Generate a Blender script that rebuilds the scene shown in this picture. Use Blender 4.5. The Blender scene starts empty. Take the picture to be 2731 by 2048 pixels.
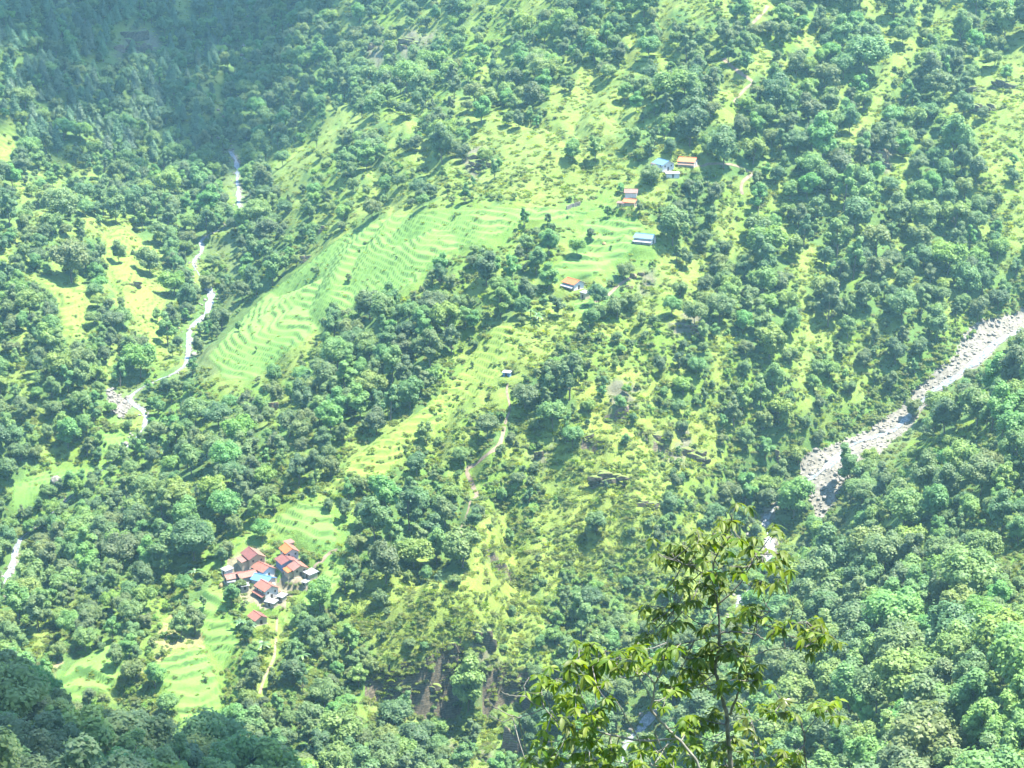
import bpy, math, random
import numpy as np
from mathutils import Vector, Matrix, Euler

# ------------------------------------------------------------------ camera, light, exposure
SC = bpy.context.scene
R = math.radians
PITCH = R(17.0)
HFOV = R(30.0)
SRC_W, SRC_H = 2731.0, 2048.0
cam_data = bpy.data.cameras.new("camera")
cam = bpy.data.objects.new("camera", cam_data)
SC.collection.objects.link(cam)
cam.location = (0, 0, 0)
cam.rotation_euler = (R(90) - PITCH, 0, 0)
cam_data.sensor_fit = 'HORIZONTAL'
cam_data.angle = HFOV
cam_data.clip_start = 0.5
cam_data.clip_end = 20000
SC.camera = cam

SUN_ELEV, SUN_AZ = R(69), R(8)        # azimuth counted from +x towards +y
SUN_DIR = Vector((math.cos(SUN_ELEV) * math.cos(SUN_AZ), math.cos(SUN_ELEV) * math.sin(SUN_AZ), math.sin(SUN_ELEV)))
world = bpy.data.worlds.new("World")
SC.world = world
world.use_nodes = True
wn = world.node_tree
bg = wn.nodes["Background"]
sky = wn.nodes.new("ShaderNodeTexSky")
sky.sky_type = 'NISHITA'
sky.sun_disc = False
sky.sun_elevation = SUN_ELEV
sky.sun_rotation = R(90) - SUN_AZ
sky.altitude = 1500
sky.air_density = 1.0
sky.dust_density = 0.6
sky.ozone_density = 2.0
wn.links.new(sky.outputs[0], bg.inputs[0])
bg.inputs[1].default_value = 0.15
sun_data = bpy.data.lights.new("sun", 'SUN')
sun_data.energy = 4.1
sun_data.angle = R(0.5)
sun_data.color = (1.0, 0.955, 0.86)
sun = bpy.data.objects.new("sun", sun_data)
SC.collection.objects.link(sun)
sun.rotation_euler = SUN_DIR.to_track_quat('Z', 'Y').to_euler()
sun.location = (300, 300, 900)
SC.view_settings.view_transform = 'Standard'
SC.view_settings.look = 'None'
SC.view_settings.gamma = 1.0
SC.view_settings.use_curve_mapping = False
SC.view_settings.exposure = 2.56
HAZE = 0.00007
SC.cycles.max_bounces = 6
SC.cycles.diffuse_bounces = 3
SC.cycles.transmission_bounces = 3
SC.cycles.transparent_max_bounces = 6
SC.cycles.volume_bounces = 0
SC.cycles.use_adaptive_sampling = True
#TERRAIN-BEGIN
# ------------------------------------------------------------------ helpers: noise, projection
rng = np.random.default_rng(7)
random.seed(7)
FPX = SRC_W / 2 / math.tan(HFOV / 2)
CP, SP = math.cos(PITCH), math.sin(PITCH)

def ray(px, py):
    """direction with y = 1 of a point of the photograph (source pixels)"""
    px = np.asarray(px, float); py = np.asarray(py, float)
    u = (px - SRC_W / 2) / FPX; v = (SRC_H / 2 - py) / FPX
    dy = CP + v * SP; dz = -SP + v * CP
    return u / dy, dz / dy

def proj(x, y, z):
    x = np.asarray(x, float); y = np.asarray(y, float); z = np.asarray(z, float)
    f = y * CP - z * SP; up = y * SP + z * CP
    f = np.maximum(f, 1e-3)
    return SRC_W / 2 + FPX * x / f, SRC_H / 2 - FPX * up / f

_ang = np.random.default_rng(3).random((256, 256)) * 2 * np.pi
_GX, _GY = np.cos(_ang), np.sin(_ang)
def perlin(x, y):
    x = np.asarray(x, float); y = np.asarray(y, float)
    xi = np.floor(x).astype(int); yi = np.floor(y).astype(int)
    xf, yf = x - xi, y - yi
    u = xf * xf * xf * (xf * (xf * 6 - 15) + 10); v = yf * yf * yf * (yf * (yf * 6 - 15) + 10)
    def g(ix, iy, dx, dy):
        return _GX[ix & 255, iy & 255] * dx + _GY[ix & 255, iy & 255] * dy
    a = g(xi, yi, xf, yf); b = g(xi + 1, yi, xf - 1, yf)
    c = g(xi, yi + 1, xf, yf - 1); d = g(xi + 1, yi + 1, xf - 1, yf - 1)
    return ((a + (b - a) * u) * (1 - v) + (c + (d - c) * u) * v) * 1.5
def fbm(x, y, s, octaves=3, off=0.0):
    r = 0; a = 1.0
    for k in range(octaves):
        r = r + a * perlin(x / s + 17.3 * k + off, y / s - 9.1 * k + off * 1.7); s *= 0.5; a *= 0.5
    return r
def sstep(a, b, x):
    t = np.clip((x - a) / (b - a), 0, 1); return t * t * (3 - 2 * t)

def inside(poly, x, y):
    x = np.asarray(x, float); y = np.asarray(y, float)
    r = np.zeros(x.shape, bool); n = len(poly)
    for i in range(n):
        x1, y1 = poly[i]; x2, y2 = poly[(i + 1) % n]
        if y1 == y2: continue
        c = ((y1 > y) != (y2 > y)) & (x < (x2 - x1) * (y - y1) / (y2 - y1) + x1)
        r ^= c
    return r
def dist_poly(pts, x, y, closed=False):
    """distance to a polyline and the fractional index of the nearest point"""
    pts = np.asarray(pts, float); best = np.full(np.shape(x), 1e9); idx = np.zeros(np.shape(x))
    n = len(pts)
    for i in range(n if closed else n - 1):
        a, b = pts[i, :2], pts[(i + 1) % n, :2]; d = b - a; L = max(d @ d, 1e-9)
        t = np.clip(((x - a[0]) * d[0] + (y - a[1]) * d[1]) / L, 0, 1)
        q = np.hypot(x - a[0] - t * d[0], y - a[1] - t * d[1])
        m = q < best; best = np.where(m, q, best); idx = np.where(m, i + t, idx)
    return best, idx
K = SRC_W / 2212.0
def D(pts): return [(x * K, y * K) for x, y in pts]

# ------------------------------------------------------------------ terrain: surveyed points (view direction, distance)
CTRL = [
 # crest and face of the spur
 (100,1450,650),(300,1450,642),(500,1420,650),(570,1250,690),(700,1150,712),(850,1000,748),(1040,850,785),(1240,620,845),
 (1390,520,880),(1360,430,905),(1430,360,930),(1560,250,975),(1600,100,1040),(1620,0,1075),
 # left flank
 (300,1100,775),(150,1200,775),(450,1000,790),(600,900,815),(500,730,915),(700,600,935),(850,500,935),(1000,450,925),
 (1100,300,1000),(900,300,1060),(700,300,1130),(600,500,1040),(700,720,880),(850,750,825),(700,850,815),(400,950,850),
 # left stream
 (30,1200,805),(300,870,890),(400,750,960),(455,660,1010),(430,560,1080),(515,400,1200),(515,330,1260),(530,100,1480),(550,0,1600),
 # left hill
 (0,1000,835),(100,1000,845),(0,900,870),(150,850,880),(250,650,975),(100,700,940),(100,500,1045),(0,600,985),(250,450,1120),
 (0,300,1170),(200,300,1230),(400,300,1260),(0,100,1270),(200,100,1340),(300,100,1385),(400,100,1430),(0,0,1330),(300,0,1450),(480,0,1550),
 # beyond the gully
 (700,100,1385),(900,100,1260),(1100,100,1150),(1300,100,1090),(700,0,1480),(1000,0,1270),(1300,0,1130),
 # right side
 (1700,300,965),(1900,300,985),(2100,300,990),(2212,300,980),(1900,100,1060),(2200,100,1050),(2000,0,1110),(2212,0,1090),
 (1700,500,900),(1900,500,915),(2100,550,905),(2212,560,910),
 (1500,600,860),(1500,800,800),(1650,700,840),(1700,850,805),(1900,700,855),(1300,900,765),(1400,1100,720),(1200,1050,735),
 (1600,1000,775),(1550,1150,735),(1350,1300,690),(1150,1200,700),(1050,1200,695),
 # cliff
 (900,1350,660),(1000,1300,672),(1150,1400,660),(950,1450,643),(1000,1600,622),(1150,1550,640),(1250,1450,655),
 # right stream
 (2212,670,890),(2080,760,850),(1950,920,815),(1750,1010,785),(1680,1180,750),(1610,1300,720),(1370,1570,640),(1330,1659,625),
 # right hill
 (2212,800,790),(2212,1100,600),(2100,1000,650),(2000,950,720),(1900,1150,640),(2212,1350,490),(2000,1350,545),(1800,1300,610),
 (2212,1600,400),(2000,1600,430),(1800,1600,480),(1600,1600,555),(1700,1400,600),(1500,1600,590),
 # foot of the spur, near hill
 (700,1600,600),(300,1560,625),(500,1500,632),(800,1500,630),(0,1500,400),(150,1560,400),(300,1620,400),
]
XYZ = [(-100,470,-270),(-60,480,-280),(-150,480,-262),(0,500,-300),(-100,560,-322),(0,560,-330),(0,400,-245),(50,450,-280),(60,560,-325),
 (0,0,-2),(0,30,-24),(-30,30,-22),(30,30,-24),(0,100,-76),(0,200,-140),(0,300,-195),(-100,200,-125),(100,200,-135),(100,300,-185),
 (-100,300,-168),(150,0,5),(-150,0,5),(0,-100,40),(-500,900,-180),(-500,1300,-100),(-500,600,-230),(500,900,-180),(500,1200,-90),
 (500,600,-170),(400,400,-120),(-400,400,-160),(100,1900,190),(-500,1900,0),(500,1900,100),(-350,200,-60),(350,200,-60),(130,1400,45),
 (-215,1900,-90),(420,0,60),(-420,0,40)]
_P = []
for dx, dy, Y in CTRL:
    u, w = ray(dx * K, dy * K); _P.append((u * Y, Y, w * Y))
_P = np.array(_P + XYZ, float)
_S = 300.0
def _tps_fit(P, lam):
    n = len(P); X = P[:, :2] / _S
    r2 = ((X[:, None] - X[None]) ** 2).sum(-1)
    A = np.where(r2 > 0, r2 * np.log(np.maximum(r2, 1e-12)) * .5, 0) + np.eye(n) * lam
    B = np.c_[np.ones(n), X]
    M = np.block([[A, B], [B.T, np.zeros((3, 3))]])
    return np.linalg.solve(M, np.r_[P[:, 2], np.zeros(3)])
_C = _tps_fit(_P, 0.0006)
def tps(x, y):
    x = np.ravel(x); y = np.ravel(y); out = np.empty(len(x)); X = _P[:, :2] / _S
    for i in range(0, len(x), 20000):
        q = np.c_[x[i:i + 20000], y[i:i + 20000]] / _S
        r2 = ((q[:, None] - X[None]) ** 2).sum(-1)
        U = r2 * np.log(np.maximum(r2, 1e-12)) * .5
        out[i:i + 20000] = U @ _C[:-3] + _C[-3] + q @ _C[-2:]
    return out

def axis(segs):
    a = []
    for lo, hi, st in segs: a.append(np.arange(lo, hi, st))
    return np.unique(np.round(np.concatenate(a + [[segs[-1][1]]]), 4))
GX = axis([(-1500, -620, 60), (-620, -420, 12), (-420, -270, 2.5), (-270, 230, 1.0), (230, 420, 2.5), (420, 620, 12), (620, 1500, 60)])
GY = axis([(-700, -100, 60), (-100, 340, 8), (340, 595, 2.5), (595, 1010, 1.0), (1010, 1200, 1.8), (1200, 1700, 3.5), (1700, 1960, 12), (1960, 3000, 60)])
# the spline on a coarse lattice, then bicubic-free linear upsampling through a smooth 4 m lattice
CX = np.arange(-640, 641, 5.0); CY = np.arange(-120, 1981, 5.0)
CZ = tps(*np.meshgrid(CX, CY, indexing='ij')).reshape(len(CX), len(CY))
def lerp_grid(gx, gy, gz, x, y):
    x = np.clip(x, gx[0], gx[-1]); y = np.clip(y, gy[0], gy[-1])
    i = np.clip(np.searchsorted(gx, x, side='right') - 1, 0, len(gx) - 2)
    j = np.clip(np.searchsorted(gy, y, side='right') - 1, 0, len(gy) - 2)
    u = (x - gx[i]) / (gx[i + 1] - gx[i]); v = (y - gy[j]) / (gy[j + 1] - gy[j])
    return gz[i, j] * (1 - u) * (1 - v) + gz[i + 1, j] * u * (1 - v) + gz[i, j + 1] * (1 - u) * v + gz[i + 1, j + 1] * u * v
MX, MY = np.meshgrid(GX, GY, indexing='ij')
Z0 = lerp_grid(CX, CY, CZ, MX, MY)
def relief(x, y):
    far = sstep(250, 560, y)
    n = fbm(x, y, 85.0, 3) * 4.2 + fbm(x, y, 26.0, 2, 5.2) * 1.5
    # shallow gullies that run down the slopes
    g = 1 - np.abs(perlin(x / 46.0 + 0.6 * perlin(y / 60.0, x / 60.0), y / 190.0 + 3.3))
    px, py = proj(x, y, lerp_grid(CX, CY, CZ, x, y))
    steep = sstep(1000, 1180, px) * sstep(2000, 1800, px) * sstep(980, 1200, py) * sstep(620, 660, y)
    rib = np.abs(perlin(x / 17.0 + .25 * perlin(y / 40.0, x / 30.0), y / 120.0 + 8.8)) * 9.0 - 3.0
    knoll = 13.0 * np.exp(-(((px - 1170) / 130) ** 2 + ((py - 1640) / 90) ** 2)) - 12.0 * np.exp(-(((px - 1190) / 150) ** 2 + ((py - 1900) / 110) ** 2)) - 6.0 * np.exp(-(((px - 1370) / 50) ** 2 + ((py - 1640) / 240) ** 2))
    n = n + steep * rib + knoll * sstep(560, 600, y)
    return far * (n - 5.0 * np.clip(g - 0.6, 0, 1) * 2.2)
Z = Z0
def height(x, y): return lerp_grid(GX, GY, Z, np.asarray(x, float), np.asarray(y, float))
def hit(px, py, y0=250.0, y1=1850.0, step=4.0):
    """points where the view rays meet the ground: x, y, z, found"""
    u, w = ray(px, py); u = np.atleast_1d(u); w = np.atleast_1d(w)
    n = len(u); Y = np.full(n, y1); done = np.zeros(n, bool)
    act = np.arange(n)
    for y in np.arange(y0, y1, step):
        uu, ww = u[act], w[act]
        below = ww * y <= height(uu * y, np.full(len(act), y))
        h = act[below]; Y[h] = y; done[h] = True; act = act[~below]
        if len(act) == 0: break
    lo, hi = Y - step, Y.copy()
    for _ in range(7):
        m = (lo + hi) / 2; b = w * m <= height(u * m, m)
        hi = np.where(b, m, hi); lo = np.where(b, lo, m)
    return u * hi, hi, height(u * hi, hi), done

# ------------------------------------------------------------------ streams: carve the beds
STREAM_L = [(690,-40),(677,10),(655,133),(630,230),(580,335),(605,385),(632,430),(634,500),(637,550),(610,600),(560,625),(531,640),
 (545,665),(520,690),(513,705),(540,745),(564,779),(561,817),(545,844),(515,865),(502,890),(503,940),(496,963),(470,990),(424,1012),
 (354,1042),(335,1068),(373,1085),(392,1104),(386,1140),(300,1230),(160,1350),(60,1420),(42,1470),(35,1520),(-20,1600)]
STREAM_R = [(2800,840),(2740,872),(2715,885),(2660,905),(2630,940),(2600,965),(2570,985),(2540,1010),(2470,1045),(2455,1080),(2420,1110),(2400,1148),
 (2334,1165),(2286,1170),(2237,1200),(2230,1220),(2208,1245),(2194,1264),(2153,1278),(2105,1305),(2093,1322),(2066,1343),(2040,1365),
 (2037,1385),(2050,1430),(2057,1485),(2020,1540),(1985,1600),(1940,1680),(1840,1790),(1735,1910),(1690,1960),(1665,2010),(1655,2060)]
def iso_down(z, n=12):
    """nearest non-increasing profile (mean of the running minimum and the backward running maximum)"""
    return 0.5 * (np.minimum.accumulate(z) + np.maximum.accumulate(z[::-1])[::-1])
def stream_path(src):
    s = np.array(src, float)
    x, y, z, ok = hit(s[:, 0], s[:, 1], step=2.0)
    p = np.c_[x, y, z]
    d = np.r_[0, np.cumsum(np.hypot(np.diff(p[:, 0]), np.diff(p[:, 1])))]
    t = np.arange(0, d[-1], 1.5)
    q = np.c_[[np.interp(t, d, p[:, k]) for k in range(3)]].T
    q[:, 0] += fbm(t, t * 0, 9.0, 2, 1.0) * 0.8
    q[:, 2] = np.minimum.accumulate(iso_down(q[:, 2]))
    for c, w in ((0, 4), (1, 4), (2, 12)):
        e = np.pad(q[:, c], w, mode='edge'); q[:, c] = np.convolve(e, np.ones(2 * w + 1) / (2 * w + 1), 'valid')
    return q
Z = Z0
PATH_L, PATH_R = stream_path(STREAM_L), stream_path(STREAM_R)
def near_path(path, x, y, reach):
    """distance to a stream and the stream's level at the foot of the perpendicular, both smooth"""
    lo, hi = path[:, :2].min(0) - reach, path[:, :2].max(0) + reach
    m = (x > lo[0]) & (x < hi[0]) & (y > lo[1]) & (y < hi[1])
    d = np.full(x.shape, 1e3); lev = np.zeros(x.shape)
    dd, ii = dist_poly(path[::3], x[m], y[m])
    d[m] = dd; lev[m] = np.interp(ii, np.arange(len(path[::3])), path[::3, 2])
    return d, lev
DL, LL = near_path(PATH_L, MX, MY, 70.0)
DR, LR = near_path(PATH_R, MX, MY, 70.0)
Z = Z0 + relief(MX, MY) * sstep(6, 60, np.minimum(DL, DR))
_t = sstep(2.5, 13.0, DL); Z = (LL - 0.5) * (1 - _t) + Z * _t
_t = sstep(4.0, 18.0, DR); Z = (LR - 0.5) * (1 - _t) + Z * _t
#TERRAIN-END
# ------------------------------------------------------------------ land cover as seen in the photograph (64 x 48 cells)
# '#' closed forest  'o' scattered trees  '.' rough grass  ',' lush scrub  '=' field  'w' stones  'r' rock  'h' bare yard
T0 = ["###########.####","#######...######","#######.rr######","#####..r########","#############.##","#############.##","#############.##",".##########.####",
 ".###############",".##.##########w#","##.#..########w#","#.#.##########w#",
 "#.##.#########ow","##.##..o########","#.##.....####.w#",".######.#.###ww#","#.#.##....##..w#","##..o#....o#.oo#","###...#....###w#","####..##..#.##w#",
 "#.##..##..o#.w##",".###.##.#..#w#..","#.####.##o..ww#.","#.####.##o#ww...",
 "#.####.ww#oo,o.o","##.####ww,,#o#o#","##.###,=.w##o###","##..o#==##o##o##","##..oo==o,o#####","##.=====o.o#####",".===#==#########","#==#############",
 "#==#########o##o","#w############o=","#w######o##.o==h","###########.,.=h",
 "#######oo,,o#.,h","####.#o##o,##.,=","###.###,o==o#,,=","##.,####o,==#,=o","##.oo==o.===,==#","#####===oo=====#","##.====.,,=====#","####,o,.,,o====#",
 "######,#o,,===##","##########,==###","################","################"]
T1 = ["#####.#oo##.#..o","#####.#oo...#.oo","########orr#oooo","#######r####ooo.","#############o.o","###########o##o#","#####.o#oo.o.o#o","###o...#..###...",
 "##oo.###.#.##...","#o...##o...#.r#.","#...o#..#....r.o","#..#o.#..o#.o..o",
 "##.##o.o..#.oo#.","#..#.#.#..======","##.#..#=========","###.#.=====.====","##.#=======#=o#.","##=========.oo##","#======##.o##.o#","====##########o#",
 "==..########oo#.","===..#######o#..","o..o########..==",".o#########o===.",
 "=.,####o####oo..","o.o########o.o.o",".o####,#...o.o.#","##oo#o.....o..##","o.###.....o.ooo.","#.o#.,###o,,.oo#","#,oo.,,######.oo","#oo==.########o,",
 "#,====########,.",".=====########..","==.==.########..","==o,.o####.,##..",
 "==,#.o.....###..","=,.o#.,#....o#..","==.#,o.,...,o..#","..o#,#,o....o.r#",".o#o####..,.o.r,",".##,,##.,.,r##ro",".,,,###.#rrr##..",".,,o##,.##rr##rr",
 "#,####.,###,,#oo","#######o###o.#..","#.##########r#.#","#############.r#"]
T2 = ["o.o##oo##...o.#.","##o####.#.#.###.","#..####.o.##.##o","###..##.o..#.##.","####....#.###...","o#....o#.####..#","##.....#.###.o##","..o.o.o#.###..##",
 "...###.##.#.####","...#.#.##....###","......o.....o###","...o.o....,##..#",
 "o.====....###o..","o.=====..###..oo",".o#==o===.##..o#",".o#.#.====..#..#","ooo======...o###","##.=..#.r...o###","#.o.o##o..o.####",".,o.,oo..o.#####",
 ".,,,,...,orr.###",".,,,,,,oooo#o.##",".###.o.ooo.#..oo","o###o#..o.oo..o#",
 "###o..rr..#oo###","o###..rro,.#.#o#","...oo.oo..#..oo#",".o.o....r.r..oo#",".rro.....rr..o##","o.oo....,...oo##","o,o.#o...o.oo###",",,..#....##o#o##",
 ".,o.##..##o...o.",".o.,.#..o#......","..##.o.oo.......","..###.o.........",
 ".o####.o,o#....w","..#####..o.....w","..######.o,..,ow","..######,#,.#..w","..o#####o#..,..#",".#o##,##########","r#.#############","r.##############",
 ",o#######w######","o#####,#ww######","o######ww#######","#######w########"]
T3 = ["o##oo#.##.#.####","##.##.#.#..o####","oo.####..oo####.","#o#####..###..#.","..###o#..####...","o###.#..###.o.rr","####.o.####.orr.","#####..o####.r..",
 "####..###.###.o.",".o###o#r.####..o",".#####or.####o..",".o#####oo####..o",
 ".##.o#########.#","o.##o########.##",".o###.##.####.#o","#o.#####.#####.#","#o..####o.####..","#o.##o##.##.###,","##.########.##,w","##.o#######.o,ww",
 "#o...o..##oo,www","#o..o..oo#,wwww#","oo.#..o##,,,ww##","#..o..o#,,ww####",
 "#o.,o.,,ww######","oo.#.,,wwo######","#o#.,,wwww##oo##","#.#,wwwwwo,#o.##","#o#wwo#w,,####o#","##wwww##,#######","##www##########,","w##ww#######,.##",
 "w###w######,...,","..##w#########,,","ow############,,","o#############o,",
 "o##############,","##############.,","################","################","####,###########","################","################","################",
 "################","################","################","################"]
COVER = [a + b + c + d for a, b, c, d in zip(T0, T1, T2, T3)]
KINDS = "#o.,=wrh"
CODE = np.array([[KINDS.index(ch) for ch in row] for row in COVER])
CODE = np.kron(CODE, np.ones((4, 4), int)); CELL = SRC_W / 256
_cx, _cy = np.meshgrid((np.arange(256) + .5) * CELL, (np.arange(192) + .5) * CELL)
_jx = 22 * fbm(_cx, _cy, 60.0, 3, 2.0); _jy = 22 * fbm(_cx, _cy, 60.0, 3, 9.0)
CODE = CODE[np.clip(((_cy + _jy) / CELL).astype(int), 0, 191), np.clip(((_cx + _jx) / CELL).astype(int), 0, 255)]
for _code, _poly in (
    (2, [(770,1290),(900,1230),(980,1260),(1010,1170),(1040,1080),(1100,1120),(1130,1250),(1120,1330),(1150,1400),(1140,1450),(1090,1480),(1060,1400),(1050,1330),(990,1330),(960,1380),(940,1420),(880,1440),(830,1520),(800,1500),(820,1420),(740,1340)]),
    (2, [(1180,1000),(1260,900),(1330,880),(1400,920),(1440,1010),(1450,1080),(1400,1150),(1300,1180),(1230,1200),(1200,1300),(1170,1250),(1160,1120)]),
    (2, [(1000,420),(1100,330),(1200,260),(1330,170),(1420,230),(1330,300),(1400,330),(1330,400),(1180,440)]),
    (2, [(2080,240),(2220,110),(2220,560),(2170,520),(2120,330)]),
    (2, [(1230,1040),(1270,1050),(1280,1250),(1240,1260)]),
    (2, [(1030,780),(1130,690),(1180,640),(1280,690),(1200,760),(1100,860),(1020,880)]),
    (3, [(1960,800),(2050,740),(2130,640),(2200,600),(2212,640),(2080,720),(1990,840),(1840,940),(1760,960),(1800,900)])):
    CODE[inside([(a * K, b * K) for a, b in _poly], _cx + _jx * .5, _cy + _jy * .5)] = _code
def cover_at(px, py, warp=0.0, wx=None, wy=None):
    px = np.asarray(px, float); py = np.asarray(py, float)
    if warp:
        px = px + warp * fbm(wx, wy, 11.0, 2, 31.0); py = py + warp * fbm(wx, wy, 11.0, 2, 57.0)
    i = np.clip((py / CELL).astype(int), 0, 191); j = np.clip((px / CELL).astype(int), 0, 255)
    return CODE[i, j]

FIELDS = [  # outline (2212 px scale), step height, kind
 ("main", [(440,770),(500,700),(560,640),(650,570),(740,500),(850,455),(960,450),(1080,440),(1180,440),(1260,450),(1330,420),(1340,440),(1240,485),(1130,490),(1080,520),(1000,545),(930,580),(905,620),(800,655),(730,690),(640,760),(550,830),(480,830)], 2.1, 0),
 ("houses", [(1230,470),(1330,460),(1410,490),(1440,520),(1400,548),(1380,550),(1330,575),(1290,605),(1200,605),(1180,580),(1230,540),(1250,500)], 2.6, 0),
 ("village", [(480,1190),(560,1130),(640,1080),(720,1090),(740,1170),(715,1200),(650,1180),(640,1160),(560,1165),(500,1200)], 2.0, 0),
 ("corner", [(95,1500),(150,1430),(230,1390),(275,1400),(280,1430),(250,1500),(200,1515),(120,1525)], 3.4, 0),
 ("lower", [(300,1440),(420,1385),(450,1400),(485,1480),(492,1560),(440,1590),(390,1590),(365,1520),(330,1480)], 2.0, 0),
 ("lone", [(395,1320),(500,1335),(530,1400),(475,1455),(440,1400)], 2.1, 0),
 ("stream", [(20,1040),(120,1010),(225,1000),(232,1030),(150,1050),(110,1060),(60,1112),(18,1115)], 1.6, 0),
 ("wedge", [(210,930),(282,930),(282,968),(215,992)], 1.6, 0),
 ("gold", [(690,1060),(760,980),(900,885),(975,815),(1060,700),(1120,685),(1118,760),(1065,840),(990,895),(900,975),(800,1070)], 2.0, 1),
 ("villageright", [(665,1255),(700,1225),(735,1215),(760,1240),(720,1290),(660,1335),(640,1300)], 2.0, 0),
 ("villageleft", [(395,1310),(440,1270),(490,1275),(500,1330),(450,1345)], 2.0, 0),
 ("meadow", [(215,510),(260,480),(330,520),(355,545),(300,560),(320,600),(345,640),(368,700),(355,750),(320,775),(290,690),(240,620)], 1.7, 1),
 ("meadowb", [(65,600),(190,600),(196,700),(160,745),(130,720),(110,640)], 1.7, 1),
 ("meadowc", [(-10,260),(40,265),(45,340),(20,350),(-10,350)], 1.7, 1),
 ("below", [(1215,650),(1300,640),(1320,665),(1250,690)], 2.6, 0),
 ("yardfield", [(590,1330),(650,1305),(665,1335),(610,1360)], 2.2, 0),
]
BED = [(2790,815),(2731,822),(2680,839),(2616,852),(2585,871),(2568,890),(2551,926),(2543,955),(2521,966),(2484,995),(2448,1023),(2416,1050),(2401,1092),(2363,1109),
 (2336,1130),(2324,1140),(2274,1162),(2201,1192),(2153,1204),(2131,1235),(2131,1280),(2156,1298),(2160,1341),(2182,1389),(2170,1435),(2182,1435),(2196,1400),(2209,1365),
 (2238,1336),(2238,1305),(2262,1274),(2310,1242),(2346,1216),(2377,1180),(2435,1130),(2458,1096),(2479,1082),(2503,1065),(2524,1033),(2543,1012),(2564,990),(2595,989),
 (2616,976),(2638,938),(2680,902),(2731,885),(2790,870)]
BED_L = [(283,1035),(300,1030),(330,1058),(362,1072),(345,1092),(330,1122),(300,1108),(285,1088)]
YARD = [(612,1485),(640,1480),(690,1470),(735,1500),(748,1560),(760,1478),(800,1478),(836,1545),(820,1578),(785,1575),(775,1610),(755,1632),(715,1640),(690,1628),(640,1600),(600,1570),(588,1535)]

# cliffs: the slope below each brink falls steeply first, then eases to meet the old slope
CLIFFW = np.zeros(MX.shape)
for brink, run in (([(950, 1815), (1000, 1782), (1050, 1762), (1110, 1742), (1165, 1712), (1205, 1690), (1240, 1690), (1262, 1715)], 30.0), ([(1275, 1790), (1310, 1772), (1350, 1765), (1400, 1772), (1430, 1790)], 24.0),
                   ([(1280, 1450), (1330, 1480), (1400, 1490)], 14.0), ([(1690, 1125), (1730, 1150), (1790, 1165)], 12.0), ([(1540, 1155), (1575, 1165), (1620, 1160)], 10.0), ([(1600, 1085), (1650, 1090), (1690, 1085)], 12.0)):
    b_ = np.array(brink, float); bx_, by_, bz_, _ = hit(b_[:, 0], b_[:, 1], step=2.0); o_ = np.argsort(bx_); bx_, by_ = bx_[o_], by_[o_]
    m = (MX > bx_[0]) & (MX < bx_[-1]) & (MY > by_.min() - run - 2) & (MY < by_.max() + 2)
    x, y = MX[m], MY[m]; e = np.interp(x, bx_, by_) + 1.6 * fbm(x, y * 0, 6.0, 2, 5.0) - 1.0
    t = (e - y) / run; ok_ = (t > 0) & (t < 1)
    f = np.where(t < .2, t / .2 * .78, .78 + .22 * (t - .2) / .8)
    ends = sstep(0, .16, (x - bx_[0]) / (bx_[-1] - bx_[0])) * sstep(0, .16, (bx_[-1] - x) / (bx_[-1] - bx_[0]))
    zn = height(x, e - run * f); z = Z[m]
    Z[m] = np.where(ok_, z + (zn - z) * ends, z)
    w_ = CLIFFW[m]; CLIFFW[m] = np.maximum(w_, np.where(ok_ & (t < .3) & (ends > .35), 1.0, 0.0))
PXV, PYV = proj(MX, MY, Z)
WX = 9 * fbm(MX, MY, 14.0, 2, 71.0); WY = 9 * fbm(MX, MY, 14.0, 2, 91.0)
INVIEW = (PXV > -500) & (PXV < 3230) & (PYV > -400) & (PYV < 2400) & (MY > 330)
FMASK = np.zeros(MX.shape); FID = np.full(MX.shape, -1, int); FKIND = np.zeros(MX.shape, int)
RISER = np.zeros(MX.shape)
_tn = fbm(MX, MY, 34.0, 2, 12.0)
for k, (nm, poly, step, kind) in enumerate(FIELDS):
    P = D(poly)
    x0, y0 = np.min(P, 0) - 60; x1, y1 = np.max(P, 0) + 60
    m = INVIEW & (PXV > x0) & (PXV < x1) & (PYV > y0) & (PYV < y1)
    ins = inside(P, PXV[m] + WX[m] * 1.5, PYV[m] + WY[m] * 1.5)
    dd, _ = dist_poly(P, PXV[m], PYV[m], True)
    w = np.where(ins, sstep(0, 22, dd), 0)
    if nm in ("main", "houses", "stream", "wedge"):
        w = np.where(np.minimum(DL[m], DR[m]) < 4, 0, w)
    z = Z[m]
    q = z / step + 0.8 * _tn[m] + .25 * fbm(MX[m], MY[m], 11.0, 2, 5.0)
    f = q - np.floor(q)
    riser = 0.2
    tread = np.where(f < riser, sstep(0, riser, f) * 0.86, 0.86 + 0.14 * (f - riser) / (1 - riser))
    zt = z + (np.floor(q) + tread - 0.5 - (q - 0.5)) * step * 0.92
    Z[m] = z + (zt - z) * w
    F = FMASK[m]; F = np.where(w > 0.5, 1.0, F); FMASK[m] = F
    I = FID[m]; I[w > 0.5] = k; FID[m] = I
    I = FKIND[m]; I[w > 0.5] = kind; FKIND[m] = I
    I = RISER[m]; I = np.where((w > 0.5) & (f < riser + 0.02) & (f > 0.0), np.clip(.66 + .9 * fbm(MX[m], MY[m], 13.0, 2, 77.0), .12, 1), I); RISER[m] = I
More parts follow.
